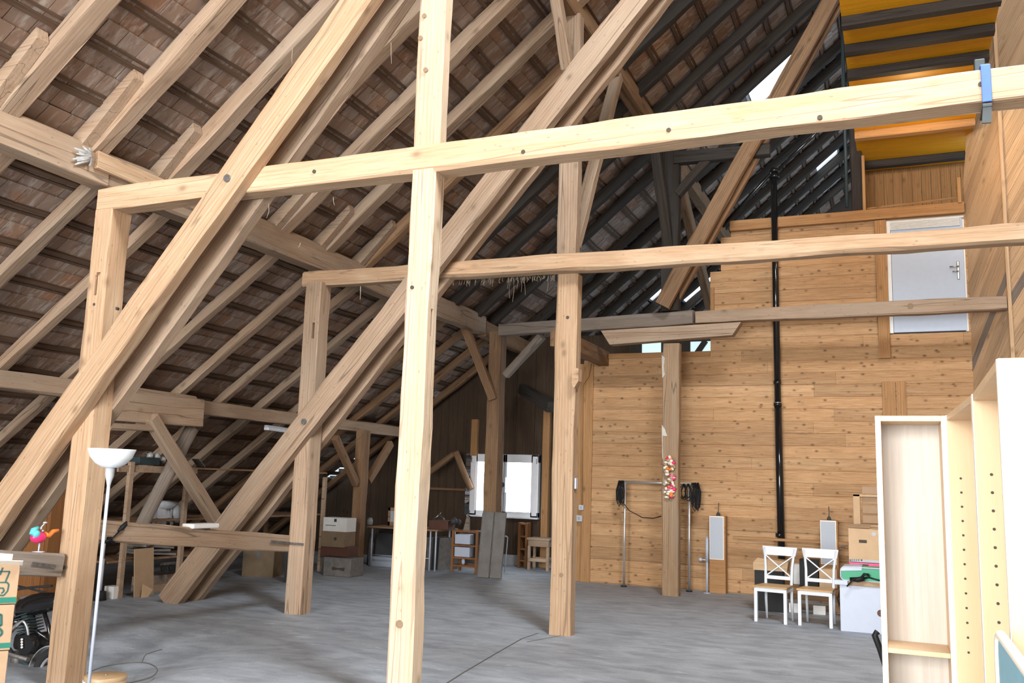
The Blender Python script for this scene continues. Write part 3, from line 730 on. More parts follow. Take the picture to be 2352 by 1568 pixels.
M['green'] = plain('green_print', (.01, .16, .11), .7, noise=.05)
M['crate'] = plain('green_plastic', (.0, .28, .13), .4, noise=.04)
M['inkgreen'] = plain('dark_green_ink', (.015, .09, .08), .7)
M['paper'] = plain('white_paper', (.72, .72, .70), .8, noise=.04)
M['whitep'] = plain('white_plastic', (.46, .51, .61), .4, noise=.02)
M['whitelac'] = plain('white_lacquer', (.66, .71, .76), .3, noise=.02)
M['glassbowl'] = plain('opal_glass', (.86, .93, .96), .25, noise=.01)
M['greyp'] = plain('grey_plastic', (.42, .44, .48), .5, noise=.04)
M['seatwood'] = wood('chair_seat_wood', (.56, .36, .17), (.45, .27, .11), knots=0, cracks=0, rough=.45, fine=.5)
M['redwood'] = wood('orange_brown_wood', (.30, .135, .05), (.21, .085, .03), axis='z', knots=.2, cracks=0, rough=.5)
M['reddark'] = plain('red_brown_board', (.10, .04, .025), .6)
M['slate'] = plain('dark_sheet', (.045, .045, .045), .7)
M['junk'] = plain('grey_dusty_board', (.16, .15, .14), .85, noise=.2)
M['speakgrille'] = plain('speaker_cloth', (.46, .50, .56), .9, noise=.06, nscale=90, bump=.3)
M['blue'] = plain('blue_strap', (.06, .14, .55), .5, noise=.05)
M['bluedark'] = plain('dark_clamp', (.03, .045, .05), .5)
M['pink'] = plain('pink_paint', (.80, .03, .16), .35, noise=.05)
M['teal'] = plain('teal_paint', (.10, .55, .58), .4, noise=.1)
M['orange'] = plain('orange_paint', (.80, .22, .04), .4)
M['chalk'] = plain('teal_board_face', (.22, .45, .54), .5, noise=.08, nscale=6)
M['film'] = plain('crumpled_film', (.36, .36, .35), .25, noise=.15, nscale=25)
M['sheet'] = plain('white_plastic_sheet', (.52, .55, .60), .4, noise=.1, nscale=20)
M['cablegrey'] = plain('grey_cable', (.12, .12, .11), .5)
M['brass'] = plain('golden_veneer', (.40, .27, .15), .4, noise=.06)
M['straw'] = plain('straw', (.45, .38, .28), .9)
M['lampglass'] = plain('lamp_diffuser', (.60, .63, .66), .25)

def pbox(x0, y0, x1, y1, Y, d):
    """front rectangle measured on the vertical plane at depth Y; returns span corners of a box d deep"""
    a = at(x0, y1, 1, Y); b = at(x1, y0, 1, Y)
    return (a.x, Y, a.z), (b.x, Y+d, b.z)
def solid(name, span, mat, label=None, cat=None, group=None, bev=.004, sit=None):
    a, b = [list(q) for q in span]
    if sit is not None: a[2] = sit
    o = [(a[0]+b[0])/2, (a[1]+b[1])/2, min(a[2], b[2])]
    return MB().span(a, b, bev).build(name, M[mat], None, label, cat, group, origin=o)

# --- bookcases on the right
def bookcase(name, loc, rz, w, d, h, shelves, label, backmat='laminate', holes=True, leftmat=None):
    """local: front faces -y at y=0, x from 0 to w"""
    e = empty(name, loc, rz, label, 'bookcase'); t = .026
    for k, x in enumerate((0, w-t)):
        s = MB().span((x, 0, 0), (x+t, d, h), .002).build('side_panel', M['laminate'], e)
        MB().span((x+.001, -.003, .002), (x+t-.001, .0, h-.002)).build('edge_band', M['edge'], s)
        if holes:
            if k: continue
            for i in range(13):
                MB().cyl((t-.002, .048, .96+i*.064), (t+.0015, .048, .96+i*.064), .0055, 8).build('peg_hole', M['peg'], s)
    MB().span((t, 0, h-t), (w-t, d, h), .002).build('top_board', M['laminate'], e)
    MB().span((t, .01, .06), (w-t, d, .06+t), .002).build('bottom_board', M['laminate'], e)
    MB().span((t, .02, 0), (w-t, .035, .06), .001).build('plinth', M['laminate'], e)
    MB().span((t, d-.012, .06), (w-t, d-.006, h-t)).build('back_panel', M[backmat], e)
    for z in shelves:
        s = MB().span((t, .005, z), (w-t, d-.014, z+.022), .002).build('shelf', M['laminate'], e)
    return e
shz = at(2122, 1499, 1, 4.72).z
bookcase('bookcase', (-.085, 4.70, 0), 0, .315, .28, 2.02, [shz-.012], 'narrow pale bookcase facing the viewer with a single low shelf and light back', 'backpanel', False)
bookcase('bookcase', (.225, 4.665, 0), R(-87.4), .97, .30, 2.02, [.80], 'middle birch bookcase seen edge-on with a row of peg holes', 'laminate', True)
bookcase('bookcase', (.268, 3.69, 0), R(-90.3), .97, .32, 2.02, [.35], 'nearest birch bookcase showing its white side panel at the right frame edge', 'laminate', True)
# --- teal board leaning on the bookcase
e = empty('framed_board', (.228, 2.72, 0), R(-90), 'teal board in a rounded white frame leaning on the nearest bookcase', 'board')
zt = at(2254, 1447, 1, 2.72).z
def rrect(w, h, r, n=6):
    p = []
    for cx, cz, a0 in ((w-r, h-r, 0), (r, h-r, 90), (r, r, 180), (w-r, r, 270)):
        for i in range(n+1): p.append((cx+r*math.cos(R(a0+90*i/n)), cz+r*math.sin(R(a0+90*i/n))))
    return p
MB().prism([(x, 0, z) for x, z in rrect(1.0, zt, .06)], (0, .014, 0)).build('board_face', M['chalk'], e)
MB().tube([(x, .004, z) for x, z in rrect(1.0, zt, .06)], .012, 8, closed=True).build('board_frame', M['edge'], e)
e.rotation_euler = (0, 0, R(-90))
# small black handle poking out beside the narrow bookcase
hk = at(2026, 1478, 1, 5.3)
MB().tube([hk + Vector((-.02, 0, .06)), hk + Vector((-.035, 0, .04)), hk + Vector((-.01, 0, -.03)), hk + Vector((.05, .05, -.25)), (hk.x+.09, hk.y+.1, .02)], .016, 8).build('walking_stick', M['black'], None, 'black stick with a hooked grip leaning behind the narrow bookcase', 'stick')

# --- white chairs
def chair(loc, rz, label):
    e = empty('dining_chair', loc, rz, label, 'chair', 'white cross-back chairs'); W = M['whitelac']
    for x in (-.185, .185): MB().bar((x, -.19, 0), (x, -.19, .42), .04, .04, (0, 1, 0), .004).build('front_leg', W, e)
    for s in (-1, 1):
        b = MB().tube([(s*.165, .22, 0), (s*.165, .185, .25), (s*.165, .18, .44), (s*.17, .20, .66), (s*.195, .245, .90)], .018, 4, radii=[.018, .021, .023, .021, .017])
        b.build('back_leg', W, e)
    MB().span((-.185, -.207, .375), (.185, -.177, .425), .003).build('apron', W, e)
    for x in (-.185, .165): MB().span((x, -.19, .375), (x+.02, .19, .425), .003).build('apron', W, e)
    MB().span((-.165, .17, .375), (.165, .19, .425), .003).build('apron', W, e)
    st = MB().prism([(-.215, -.225, .427), (.215, -.225, .427), (.185, .175, .427), (-.185, .175, .427)], (0, 0, .02)); st.build('seat', M['seatwood'], e)
    MB().prism([(-.205, .228, .805), (.205, .228, .805), (.225, .250, .915), (-.225, .250, .915)], (0, .022, 0)).build('top_rail', W, e)
    MB().bar((-.165, .195, .525), (.165, .195, .525), .022, .045, (0, 0, 1), .003).build('lower_rail', W, e)
    for s in (-1, 1): MB().bar((-s*.15, .20+.002*s, .55), (s*.175, .232+.002*s, .80), .014, .044, (0, -1, .1), .002).build('cross_bar', W, e)
    return e
chair((-1.47, 12.20, 0), R(-9), 'white cross-back chair with wooden seat, the left one of the pair')
chair((-.95, 12.20, 0), R(-5), 'white cross-back chair with wooden seat next to the white box')

# --- white box and what stands on it
Yb = 11.85
wb = empty('white_box', (-.43, Yb+.2, 0), 0, 'large white box with a hand hole on the floor beside the chairs', 'box')
a, b = pbox(1931, 1350, 2045, 1453, Yb, .42); cx, cy = -.43, Yb+.2
MB().span((a[0]-cx, Yb-cy, 0), (b[0]-cx, Yb+.42-cy, b[2]), .006).build('body', M['whitep'], wb)
hp = at(2023, 1408, 1, Yb); MB().cyl((hp.x-cx, Yb-.003-cy, hp.z), (hp.x-cx, Yb+.004-cy, hp.z), .04, 20).build('hand_hole', M['reddark'], wb)
ztop = b[2]
solid('board', ((a[0]+.10, Yb-.02, ztop), (b[0], Yb+.42, ztop+.055)), 'card', 'thick brown board lying on the white box', 'board', bev=.003)
solid('tray', ((a[0]-.06, Yb-.03, ztop), (a[0]+.095, Yb+.12, ztop+.055)), 'whitep', 'small white tray on the left corner of the white box', 'tray')
zt2 = ztop+.055
gx0, gx1 = at(1931, 1330, 1, Yb).x, at(2040, 1330, 1, Yb).x
gc = empty('plastic_crate', ((gx0+gx1)/2, Yb+.2, zt2), 0, 'green plastic crate with rounded ends on the white box', 'crate')
hg = at(1970, 1303, 1, Yb).z - zt2; wg = (gx1-gx0)/2
MB().prism([(x-wg, -.19, z) for x, z in rrect(2*wg, hg, .05)], (0, .36, 0)).build('body', M['crate'], gc)
MB().prism([(-wg, -.20, hg-.05), (-wg+.03, -.20, hg+.005), (-wg+.24, -.20, hg+.012), (-wg+.24, -.20, hg-.03)], (0, .38, 0)).build('white_lid_corner', M['whitep'], gc)
MB().tube([(x-wg, -.195, z) for x, z in rrect(2*wg, hg, .05)], .008, 6, closed=True).build('rim', M['whitep'], gc)
dp = at(1968, 1340, 1, Yb-.06)
dl = empty('power_drill', (dp.x, Yb-.07, zt2), 0, 'black cordless tool with a cable lying in front of the green crate', 'tool')
dd = lambda x, y: (at(x, y, 1, Yb-.07).x-dp.x, 0, max(.022, at(x, y, 1, Yb-.07).z-zt2))
MB().tube([dd(1952, 1338), dd(1970, 1333), dd(1984, 1328)], .028, 10, [.022, .03, .03]).build('motor_housing', M['black'], dl)
MB().tube([dd(1976, 1330), dd(1985, 1318), dd(1996, 1320)], .016, 8).tube([dd(1984, 1328), dd(1995, 1325), dd(1996, 1320)], .014, 8).build('grip', M['black'], dl)
MB().tube([dd(1996, 1326), dd(2010, 1330), dd(2030, 1338)], .009, 8).build('cable', M['black'], dl)
MB().tube([(dd(1978, 1335)[0], 0, .05), (dd(1960, 1348)[0], -.03, .02), (dd(1946, 1360)[0], -.05, -.06)], .009, 8).build('chuck_strap', M['black'], dl)
# cardboard boxes behind the crate
Yc = 12.35
pk = solid('pink_box', pbox(1951, 1291, 2040, 1312, Yc, .35), 'pink', 'pink box under the tan cardboard carton', 'box', sit=zt2)
part_on(pk, MB().span((at(1973, 1298, 1, Yc).x, Yc-.003, at(1973, 1303, 1, Yc).z), (at(1995, 1298, 1, Yc).x, Yc+.01, at(1973, 1295, 1, Yc).z)), 'hand_hole', M['peg'])
sp_ = pbox(1950, 1216, 2040, 1291, Yc, .35)
cbx = solid('cardboard_carton', sp_, 'cardlit', 'tan cardboard carton with a hand slot and a grey printed band', 'box')
part_on(cbx, MB().span((at(1973, 1245, 1, Yc).x, Yc-.003, at(1973, 1246, 1, Yc).z), (at(1991, 1245, 1, Yc).x, Yc+.01, at(1973, 1239, 1, Yc).z)), 'hand_slot', M['peg'])
part_on(cbx, MB().span((at(1951, 1286, 1, Yc).x, Yc-.002, at(1951, 1289, 1, Yc).z), (at(2040, 1286, 1, Yc).x, Yc+.005, at(1951, 1283, 1, Yc).z)), 'printed_band', M['greyp'])
tx = MB()
for i, x in enumerate((1953, 1958, 1963, 1968, 1973, 1979)):
    p = at(x, 1286, 1, Yc); tx.span((p.x-.010, Yc-.004, p.z-.010), (p.x+.010, Yc-.001, p.z+.010)) if i in (0, 5) else tx.span((p.x-.009, Yc-.004, p.z-.010), (p.x-.003, Yc-.001, p.z+.010)).span((p.x-.009, Yc-.004, p.z-.010), (p.x+.008, Yc-.001, p.z-.005)).span((p.x-.009, Yc-.004, p.z+.004), (p.x+.008, Yc-.001, p.z+.010))
part_on(cbx, tx, 'printed_letters', M['bluedark'])
part_on(cbx, MB().cyl((at(2007, 1226, 1, Yc).x, Yc-.003, at(2007, 1226, 1, Yc).z), (at(2007, 1226, 1, Yc).x, Yc+.004, at(2007, 1226, 1, Yc).z), .026, 16), 'sticker', M['greyp'])
fz = sp_[1][2]; part_on(cbx, MB().bar((sp_[0][0]+.01, Yc+.05, fz+.025), (sp_[0][0]+.26, Yc+.03, fz+.035), .12, .008, (0, -.3, 1)).bar((sp_[0][0]+.28, Yc+.05, fz+.01), (sp_[1][0]-.01, Yc+.03, fz+.012), .12, .008, (0, -.1, 1)), 'flap', M['card'])
# wooden tray standing on its edge behind
Yt = 12.8
tr = empty('wooden_tray', (at(1990, 1210, 1, Yt).x, Yt, at(1990, 1210, 1, Yt).z), 0, 'slatted wooden tray standing upright on the tan carton', 'tray')
o_ = tr.location
def tl(x, y): p = at(x, y, 1, Yt); return (p.x-o_.x, p.z-o_.z)
x0, zb = tl(1961, 1210); x1, z1 = tl(2040, 1137)
MB().span((x0, -.02, 0), (x0+.085, .1, z1), .004).span((x0, -.02, z1-.03), (x1, .1, z1), .004).span((x0, -.02, 0), (x1, .1, .03), .004).build('frame', M['cardlit'], tr)
sb_ = MB()
for k in range(4): sb_.span((x0+.11, .05, .05+k*.125), (x1, .065, .15+k*.125), .004)
sb_.build('slats', M['card'], tr)
# --- low work table with things behind the chairs
Yk = 13.3
wt = empty('trestle_table', (-1.25, Yk+.3, 0), 0, 'low brown trestle table standing behind the two chairs', 'table')
zt3 = .36
MB().span((-.62, -.3, zt3-.03), (.66, .32, zt3), .004).build('table_top', M['brown'], wt)
for x in (-.45, .45):
    for s in (-1, 1): MB().bar((x-.03*s, s*.26, 0), (x+.06*s, s*.08, zt3-.03), .06, .05, (1, 0, 0)).build('leg', M['brown'], wt)
MB().bar((-.45, 0, .17), (.5, 0, .17), .04, .07).build('stretcher', M['brown'], wt)
X = at(1752, 1345, 1, Yk).x
bx0 = solid('black_cabinet', ((at(1738, 1345, 1, Yk).x, Yk-.2, 0), (at(1742, 1345, 1, Yk).x+.36, Yk-.02, .55)), 'black', 'black box standing behind the left white chair under a pale slab', 'box')
sl = MB(); zs = .55; xs = at(1731, 1300, 1, Yk-.2).x; xe = at(1808, 1300, 1, Yk-.2).x
sl.prism([(xs, Yk-.25, zs), (xe, Yk-.25, zs-.0), (xe+.02, Yk-.25, zs+.13), (xs+.06, Yk-.25, zs+.165), (xs, Yk-.25, zs+.1)], (0, .3, 0)).build('wood_slab', wood('pale_slab_wood', (.72, .55, .36), (.6, .40, .22), knots=.2, cracks=0), None, 'pale rounded wooden slab lying on the black box behind the left chair', 'slab')
solid('loudspeaker', pbox(1837, 1286, 1879, 1346, Yk-.1, .25), 'black', 'black box loudspeaker on the low table between the chairs', 'speaker', sit=zt3)
solid('small_carton', pbox(1882, 1308, 1922, 1346, Yk-.1, .25), 'cardlit', 'plain tan carton on the low table behind the right chair', 'box', sit=zt3)
solid('paper_stack', pbox(1822, 1296, 1837, 1322, Yk+.1, .2), 'paper', 'short pale stack left of the black loudspeaker', 'paper', sit=zt3)
for k, (xa, xb, ya, yb, lab) in enumerate(((1748, 1786, 1384, 1404, 'white boards lying under the left chair behind its legs'), (1812, 1838, 1386, 1412, 'white boards standing between the two chairs near the floor'), (1868, 1896, 1392, 1418, 'white rounded board standing under the right chair'))):
    solid('white_board', pbox(xa, ya, xb, yb, 13.2, .06), 'paper', lab, 'board', sit=0)
# --- column loudspeakers against the log wall
def column(name, x0, x1, Y, z0, z1, zg, label):
    e = empty(name, ((x0+x1)/2, Y+.09, 0), 0, label, 'speaker', 'column loudspeakers'); w = (x1-x0)/2
    c = MB().span((-w, -.09, 0), (w, .09, z1), .006).build('cabinet', M['redwood'] if False else M['trim'], e)
    MB().span((-w+.012, -.1, zg), (w-.035, -.088, z1-.02), .003).build('grille', M['speakgrille'], e)
    MB().span((-w+.004, -.095, zg-.01), (w-.025, -.087, z1-.008)).build('grille_frame', M['edge'], e)
    MB().cyl((0, 0, z1), (0, 0, z1+.05), .035, 12, .02).tube([(0, 0, z1+.05), (.003, 0, z1+.12), (-.004, .05, z1+.2)], .006, 6).build('hanger', M['bluedark'], e)
    return e
column('column_speaker', at(1629, 1200, 1, 14.78).x, at(1666, 1200, 1, 14.78).x, 14.78, 0, at(1645, 1184, 1, 14.78).z, at(1645, 1283, 1, 14.78).z, 'tall wooden column speaker with grey grille left of the black pipe')
column('column_speaker', at(1883, 1200, 1, 14.6).x, at(1924, 1200, 1, 14.6).x, 14.6, 0, at(1900, 1194, 1, 14.6).z, at(1900, 1294, 1, 14.6).z, 'tall wooden column speaker with grey grille behind the right chair')
# white pole clamp
x_ = at(1624, 1300, 1, 14.7).x; zc1 = at(1624, 1233, 1, 14.7).z; zc2 = at(1624, 1290, 1, 14.7).z
pc = empty('white_stand', (x_, 14.7, 0), 0, 'thin white stand with a side knob next to the left column speaker', 'stand')
MB().cyl((0, 0, 0), (0, 0, zc2), .016, 12).build('pole', M['whitep'], pc); MB().cyl((0, 0, zc2), (0, 0, zc1-.02), .024, 12).cyl((0, 0, zc1-.02), (0, 0, zc1), .018, 12).build('sleeve', M['whitep'], pc)
MB().cyl((-.02, 0, zc2+.03), (-.08, 0, zc2+.03), .012, 10).blob((-.105, 0, zc2+.03), (.035, .025, .03)).build('knob', M['whitep'], pc)
MB().cyl((0, 0, 0), (0, 0, .012), .06, 16).build('base', M['whitep'], pc)
# --- chrome cable stand
xl, xr = at(1433, 1330, 1, 14.72).x, at(1583, 1330, 1, 14.72).x; zr_ = at(1433, 1106, 1, 14.72).z
cs = empty('pipe_stand', ((xl+xr)/2, 14.72, 0), 0, 'chrome pipe frame in front of the log wall with cables hung on its corners', 'stand'); hw = (xr-xl)/2
for s in (-1, 1):
    MB().cyl((s*hw, 0, 0), (s*hw, 0, zr_), .019, 12).build('upright', M['chrome'], cs)
    MB().cyl((s*hw, 0, 0), (s*hw, 0, .02), .05, 14).build('foot', M['rubber'], cs)
MB().cyl((-hw-.04, 0, zr_), (hw+.1, 0, zr_), .021, 12).build('crossbar', M['chrome'], cs)
def hank(x, z, w, l, n, seed, label, mat='black'):
    r = random.Random(seed); b = MB()
    for k in range(n):
        ox = r.uniform(-w, w)*.6; ll = l*r.uniform(.75, 1.05); ww = w*r.uniform(.25, .6); y = r.uniform(-.05, -.025)
        b.tube([(x+ox, y+.02, z+.02), (x+ox-ww, y, z-ll*.4), (x+ox-ww*.8, y, z-ll*.85), (x+ox, y, z-ll), (x+ox+ww*.8, y, z-ll*.85), (x+ox+ww, y, z-ll*.4), (x+ox, y+.02, z+.02)], .007, 5)
    return b.build('cable_hank', M[mat], None, label, 'cable', 'cable hanks')
ox, oy = (xl+xr)/2, 14.72
h1 = hank(xl-.06, zr_, .07, .40, 12, 1, 'black cable bundle hung on the left corner of the chrome frame'); h1.location = (0, oy, 0)
h2 = hank(xr+.10, zr_, .09, .42, 13, 2, 'black cable bundle hung on the right corner of the chrome frame'); h2.location = (0, oy, 0)
h3 = hank(xr-.05, zr_-.02, .10, .26, 7, 4, 'short tangled cable bundle between the garland post and right chrome pole'); h3.location = (0, oy, 0)
MB().tube([at(1432, 1155, 1, 14.66), at(1445, 1172, 1, 14.66), at(1475, 1188, 1, 14.66), at(1500, 1190, 1, 14.66), at(1519, 1185, 1, 14.66)], .008, 6).build('cable', M['black'], None, 'single black cable sagging from the chrome frame to the post', 'cable')
# --- garland on the post
g = empty('garland', at(1538, 1050, 1, 13.9), 0, 'hanging garland of cream, yellow and red lumps on the post', 'garland'); rg_ = random.Random(9)
for k in range(74):
    t = k/73; zc = -t*.62; xx = rg_.uniform(-.075, .075)*(1 if t > .12 else .5)
    MB().blob((xx, rg_.uniform(-.02, .0), zc), (rg_.uniform(.026, .045), .02, rg_.uniform(.02, .038)), 1, .25, k).build('garland_bead', [M['edge'], M['brass'], M['orange'], M['pink'], M['straw']][rg_.choice((0, 0, 0, 0, 1, 1, 2, 4, 4, 3))], g)
# --- black soil pipe and vents
pp = empty('soil_pipe', (at(1784, 900, 1, 14.86).x, 14.86, 0), 0, 'black vertical drain pipe in front of the log wall', 'pipe')
zt4 = at(1780, 392, 1, 14.86).z
MB().cyl((.04, 0, .5), (.015, 0, 3.0), .058, 20).build('lower_pipe', M['gloss'], pp); MB().cyl((.015, 0, 3.0), (.0, 0, zt4), .052, 20).build('upper_pipe', M['gloss'], pp)
for z, r in ((3.0, .064), (3.35, .062), (zt4-.1, .075), (zt4, .07), (.95, .062)): MB().cyl((.012, 0, z-.03), (.012, 0, z+.03), r, 20).build('pipe_collar', M['gloss'], pp)
MB().cyl((.012, 0, 3.02), (.012, 0, 3.035), .068, 20).build('pipe_clip', M['steel'], pp)
va = at(1660, 522, 1, 14.9); vb_ = at(1770, 402, 1, 14.9)
MB().tube([(va.x-pp.location.x, .0, va.z), (vb_.x-pp.location.x, 0, vb_.z), (0, 0, zt4+.05)], .035, 10).tube([(0, 0, zt4-.05), (at(1860, 322, 1, 14.9).x-pp.location.x, .0, at(1860, 322, 1, 14.9).z), (at(1960, 225, 1, 14.9).x-pp.location.x, 0, at(1960, 225, 1, 14.9).z)], .028, 10).build('branch_pipe', M['gloss'], pp)
ca, cb_ = at(1953, 480, 1, 14.98), at(1946, 0, 1, 14.98)
MB().tube([(ca.x-.05, 14.98, 6.2), (ca.x-.05, 14.98, cb_.z+.3)], .028, 10).build('conduit', M['bluedark'], None, 'dark conduit beside the dark loft post', 'pipe')
# --- narrow wall shelf
za = at(1800, 1239, 1, 14.8).z
ws = empty('wall_rail', (-1.55, 14.85, za), 0, 'narrow wooden wall rail with a bracket crossing the drain pipe', 'shelf')
MB().span((-.85, -.19, -.02), (.86, -.10, .02), .003).build('rail_board', M['trim'], ws)
MB().bar((.60, -.12, -.22), (.83, -.15, -.02), .05, .05, (0, 1, 0)).build('bracket', M['brown'], ws)
MB().span((.55, -.19, -.05), (.90, -.08, -.02)).build('bracket_top', M['brown'], ws)
# --- electrical boxes
for (x, y, s, mt, lab) in ((1336, 1165, .085, 'whitep', 'small white switch on the corner trim of the log wall'), (1332, 1190, .105, 'greyp', 'small grey junction box below the white switch')):
    p = at(x, y, 1, YW-.03); sw = solid('wall_switch', ((p.x-s/2, YW-.07, p.z-s/2), (p.x+s/2, YW-.03, p.z+s/2)), mt, lab, 'switch')
    part_on(sw, MB().span((p.x-s*.2, YW-.078, p.z-s*.2), (p.x+s*.2, YW-.069, p.z+s*.2), .003), 'rocker', M['steel'])
MB().tube([at(1358, 835, 1, 14.93), at(1352, 865, 1, 14.93), at(1338, 885, 1, 14.93), at(1337, 1160, 1, 14.93)], .006, 6).build('wire', M['trim'], None, 'thin wire running down the corner trim to the white switch', 'wire')
p = at(1322, 1110, 0, -3.325); solid('switch_strip', ((-3.33, p.y-.03, p.z-.06), (-3.31, p.y+.03, p.z+.06)), 'whitep', 'white plate on the side of the pale post by the log wall corner', 'switch')
p = at(1317, 866, 0, -3.33); bk = MB().prism([(-3.33, p.y-.06, p.z-.08), (-3.30, p.y-.06, p.z-.13), (-3.25, p.y-.06, p.z-.05), (-3.25, p.y-.06, p.z+.09), (-3.33, p.y-.06, p.z+.11)], (0, .12, 0))
bk.build('wood_block', M['pine'], None, 'pale chamfered wood block fixed to the side of the second inner post', 'block')
# --- meter box by the window
p = at(1153, 1113, 1, 16.85)
mb_ = solid('meter_box', ((p.x-.07, 16.85, p.z-.15), (p.x+.07, 16.93, p.z+.15)), 'greyp', 'grey meter box between the two window sashes behind the brown post', 'meter')
part_on(mb_, MB().cyl((p.x, 16.845, p.z), (p.x, 16.86, p.z), .055, 18), 'dial', M['bluedark'])

# --- floor lamp
lp = empty('floor_lamp', (-5.43, 5.09, 0), 0, 'white uplighter floor lamp in front of the nearest outer post', 'lamp')
MB().lathe([(0, 0), (.13, 0), (.135, .012), (.12, .022), (.02, .03), (0, .03)]).build('base', M['whitep'], lp)
MB().cyl((0, 0, .02), (0, 0, 1.56), .012, 14).build('pole', M['whitep'], lp)
MB().lathe([(.012, 1.52), (.02, 1.56), (.032, 1.60), (.034, 1.655), (.0, 1.66)]).build('socket', M['greyp'], lp)
MB().lathe([(.0, 1.655), (.06, 1.66), (.11, 1.69), (.148, 1.735), (.168, 1.79), (.170, 1.797), (.163, 1.797), (.142, 1.74), (.10, 1.697), (.05, 1.672), (0, 1.668)], 48).build('lamp_shade', M['glassbowl'], lp)
# round wooden box and cable loop on the floor
q = at(243, 1550, 2, .10)
rb2 = empty('round_box', (q.x, q.y, 0), 0, 'round golden wooden box on the floor at the foot of the lamp', 'box')
MB().lathe([(0, 0), (.148, 0), (.15, .004), (.15, .082), (0, .082)], 40).build('body', M['brass'], rb2); MB().lathe([(.152, .072), (.153, .096), (.148, .10), (.0, .10), ], 40).build('lid', M['brass'], rb2)
MB().cyl((0, 0, .10), (0, 0, .106), .008, 10).build('screw', M['steel'], rb2)
MB().box((-.09, -.118, .045), (.10, .008, .05), (0, 0, R(-36))).build('label_plate', M['paper'], rb2)
fp = lambda x, y: at(x, y, 2, .006)
def smooth(pts, k=6):
    out = []; n = len(pts)
    for i in range(n-1):
        p0, p1, p2, p3 = pts[max(i-1, 0)], pts[i], pts[i+1], pts[min(i+2, n-1)]
        for j in range(k):
            t = j/k; out.append(.5*((2*p1) + (p2-p0)*t + (2*p0-5*p1+4*p2-p3)*t*t + (3*p1-p0-3*p2+p3)*t**3))
    return out + [pts[-1]]
MB().tube(smooth([fp(201, 1545), fp(240, 1530), fp(300, 1521), fp(340, 1523), fp(361, 1536), fp(350, 1553), fp(310, 1565), fp(288, 1568)]), .005, 6).tube(smooth([fp(326, 1521), fp(334, 1504), fp(350, 1497), fp(372, 1491)]), .004, 6).build('lamp_cable', M['cablegrey'], None, 'grey cable lying in a loop on the concrete beside the round box', 'cable')

# --- printed cartons at the left frame edge
PX = at(42, 1340, 1, 4.6); RZX = R(54); XN = Vector((math.sin(RZX), -math.cos(RZX), 0)); XU = Vector((math.cos(RZX), math.sin(RZX), 0))
def onx(x, y): p = at_plane(x, y, PX, XN); return ((p-PX).dot(XU), p.z)
zz = [onx(45, 1294)[1], onx(32, 1386)[1], onx(22, 1492)[1]]
def carton(z0, z1, dx, label):
    e = empty('printed_carton', (PX.x, PX.y, z0), RZX, label, 'box', 'printed cartons')
    MB().span((-.5, 0, 0), (dx, .32, z1-z0), .004).build('body', M['card'], e); return e
def strokes(o, polys, w):
    b = MB(); z0 = o.location.z
    for pl in polys:
        pts = [Vector((onx(x, y)[0], -.002, onx(x, y)[1]-z0)) for x, y in pl]
        for s, t in zip(pts, pts[1:]): b.bar(s, t, .003, w, (t-s).normalized().cross(Vector((0, 1, 0))))
    b.build('printed_letters', M['inkgreen'], o)
def band(o, y0, y1, dx):
    z0 = o.location.z; MB().span((-.5, -.002, onx(25, y1)[1]-z0), (dx+.001, .004, onx(25, y0)[1]-z0)).build('green_band', M['green'], o)
c1 = carton(zz[1], zz[0], 0, 'uppermost brown carton with dark green outlined print at the left edge')
strokes(c1, [[(-8, 1312), (22, 1312), (12, 1336)], [(0, 1320), (6, 1303)], [(0, 1337), (16, 1337), (20, 1342), (17, 1357), (8, 1367), (-6, 1366)], [(-4, 1350), (7, 1350), (9, 1357), (3, 1362)]], .009)
band(c1, 1371, 1384, 0)
hx = zz[0]-zz[1]
MB().bar((-.5, .0, hx+.02), (.012, -.03, hx+.004), .12, .004, (0, .4, 1)).bar((-.5, .12, hx+.06), (-.05, .1, hx+.02), .16, .004, (0, -.4, 1)).build('flap', M['edge'], c1)
c2 = carton(zz[2], zz[1]-.006, -.006, 'middle brown carton with dark green print under the uppermost one')
strokes(c2, [[(-6, 1411), (3, 1411), (3, 1436), (-6, 1436)], [(-3, 1442), (4, 1448), (4, 1456), (-3, 1461)]], .014)
band(c2, 1475, 1487, -.006)
c3 = carton(0, zz[2]-.006, -.012, 'lowest brown carton of the stack at the left edge')

# --- black motorcycle behind the cartons
zf = -.25
mc = empty('motorcycle', (-7.7, 6.55, zf), 0, 'black motorcycle with chrome mudguard half hidden by the nearest outer post', 'motorcycle')
ml = lambda x, y, Y=6.5: (at(x, y, 1, Y).x+7.7, Y-6.55, at(x, y, 1, Y).z-zf)
MB().tube([ml(42, 1405), ml(55, 1395), ml(80, 1388), ml(105, 1383), ml(128, 1380), ml(150, 1380)], .1, 16, [.05, .09, .105, .1, .08, .04]).build('fuel_tank', M['gloss'], mc)
MB().tube([ml(50, 1372), ml(85, 1370), ml(116, 1366)], .02, 10).build('tank_trim', M['chrome'], mc)
MB().tube([ml(20, 1362), ml(45, 1352), ml(80, 1348), ml(120, 1345)], .012, 8).tube([ml(40, 1345), ml(70, 1352), ml(110, 1362)], .01, 8).build('handlebar', M['rubber'], mc)
ec = Vector(ml(72, 1475))
MB().box(ec, (.30, .2, .17), (0, .1, 0), .05).build('crankcase', M['black'], mc)
MB().cyl(ec + Vector((.06, -.12, 0)), ec + Vector((.06, .12, 0)), .095, 24).build('engine_cover', M['gloss'], mc)
cyl_ = MB()
for k in range(7): cyl_.box(ec + Vector((-.02-.012*k, 0, .10+.026*k)), (.17, .17, .012), (0, -.3, 0), .004)
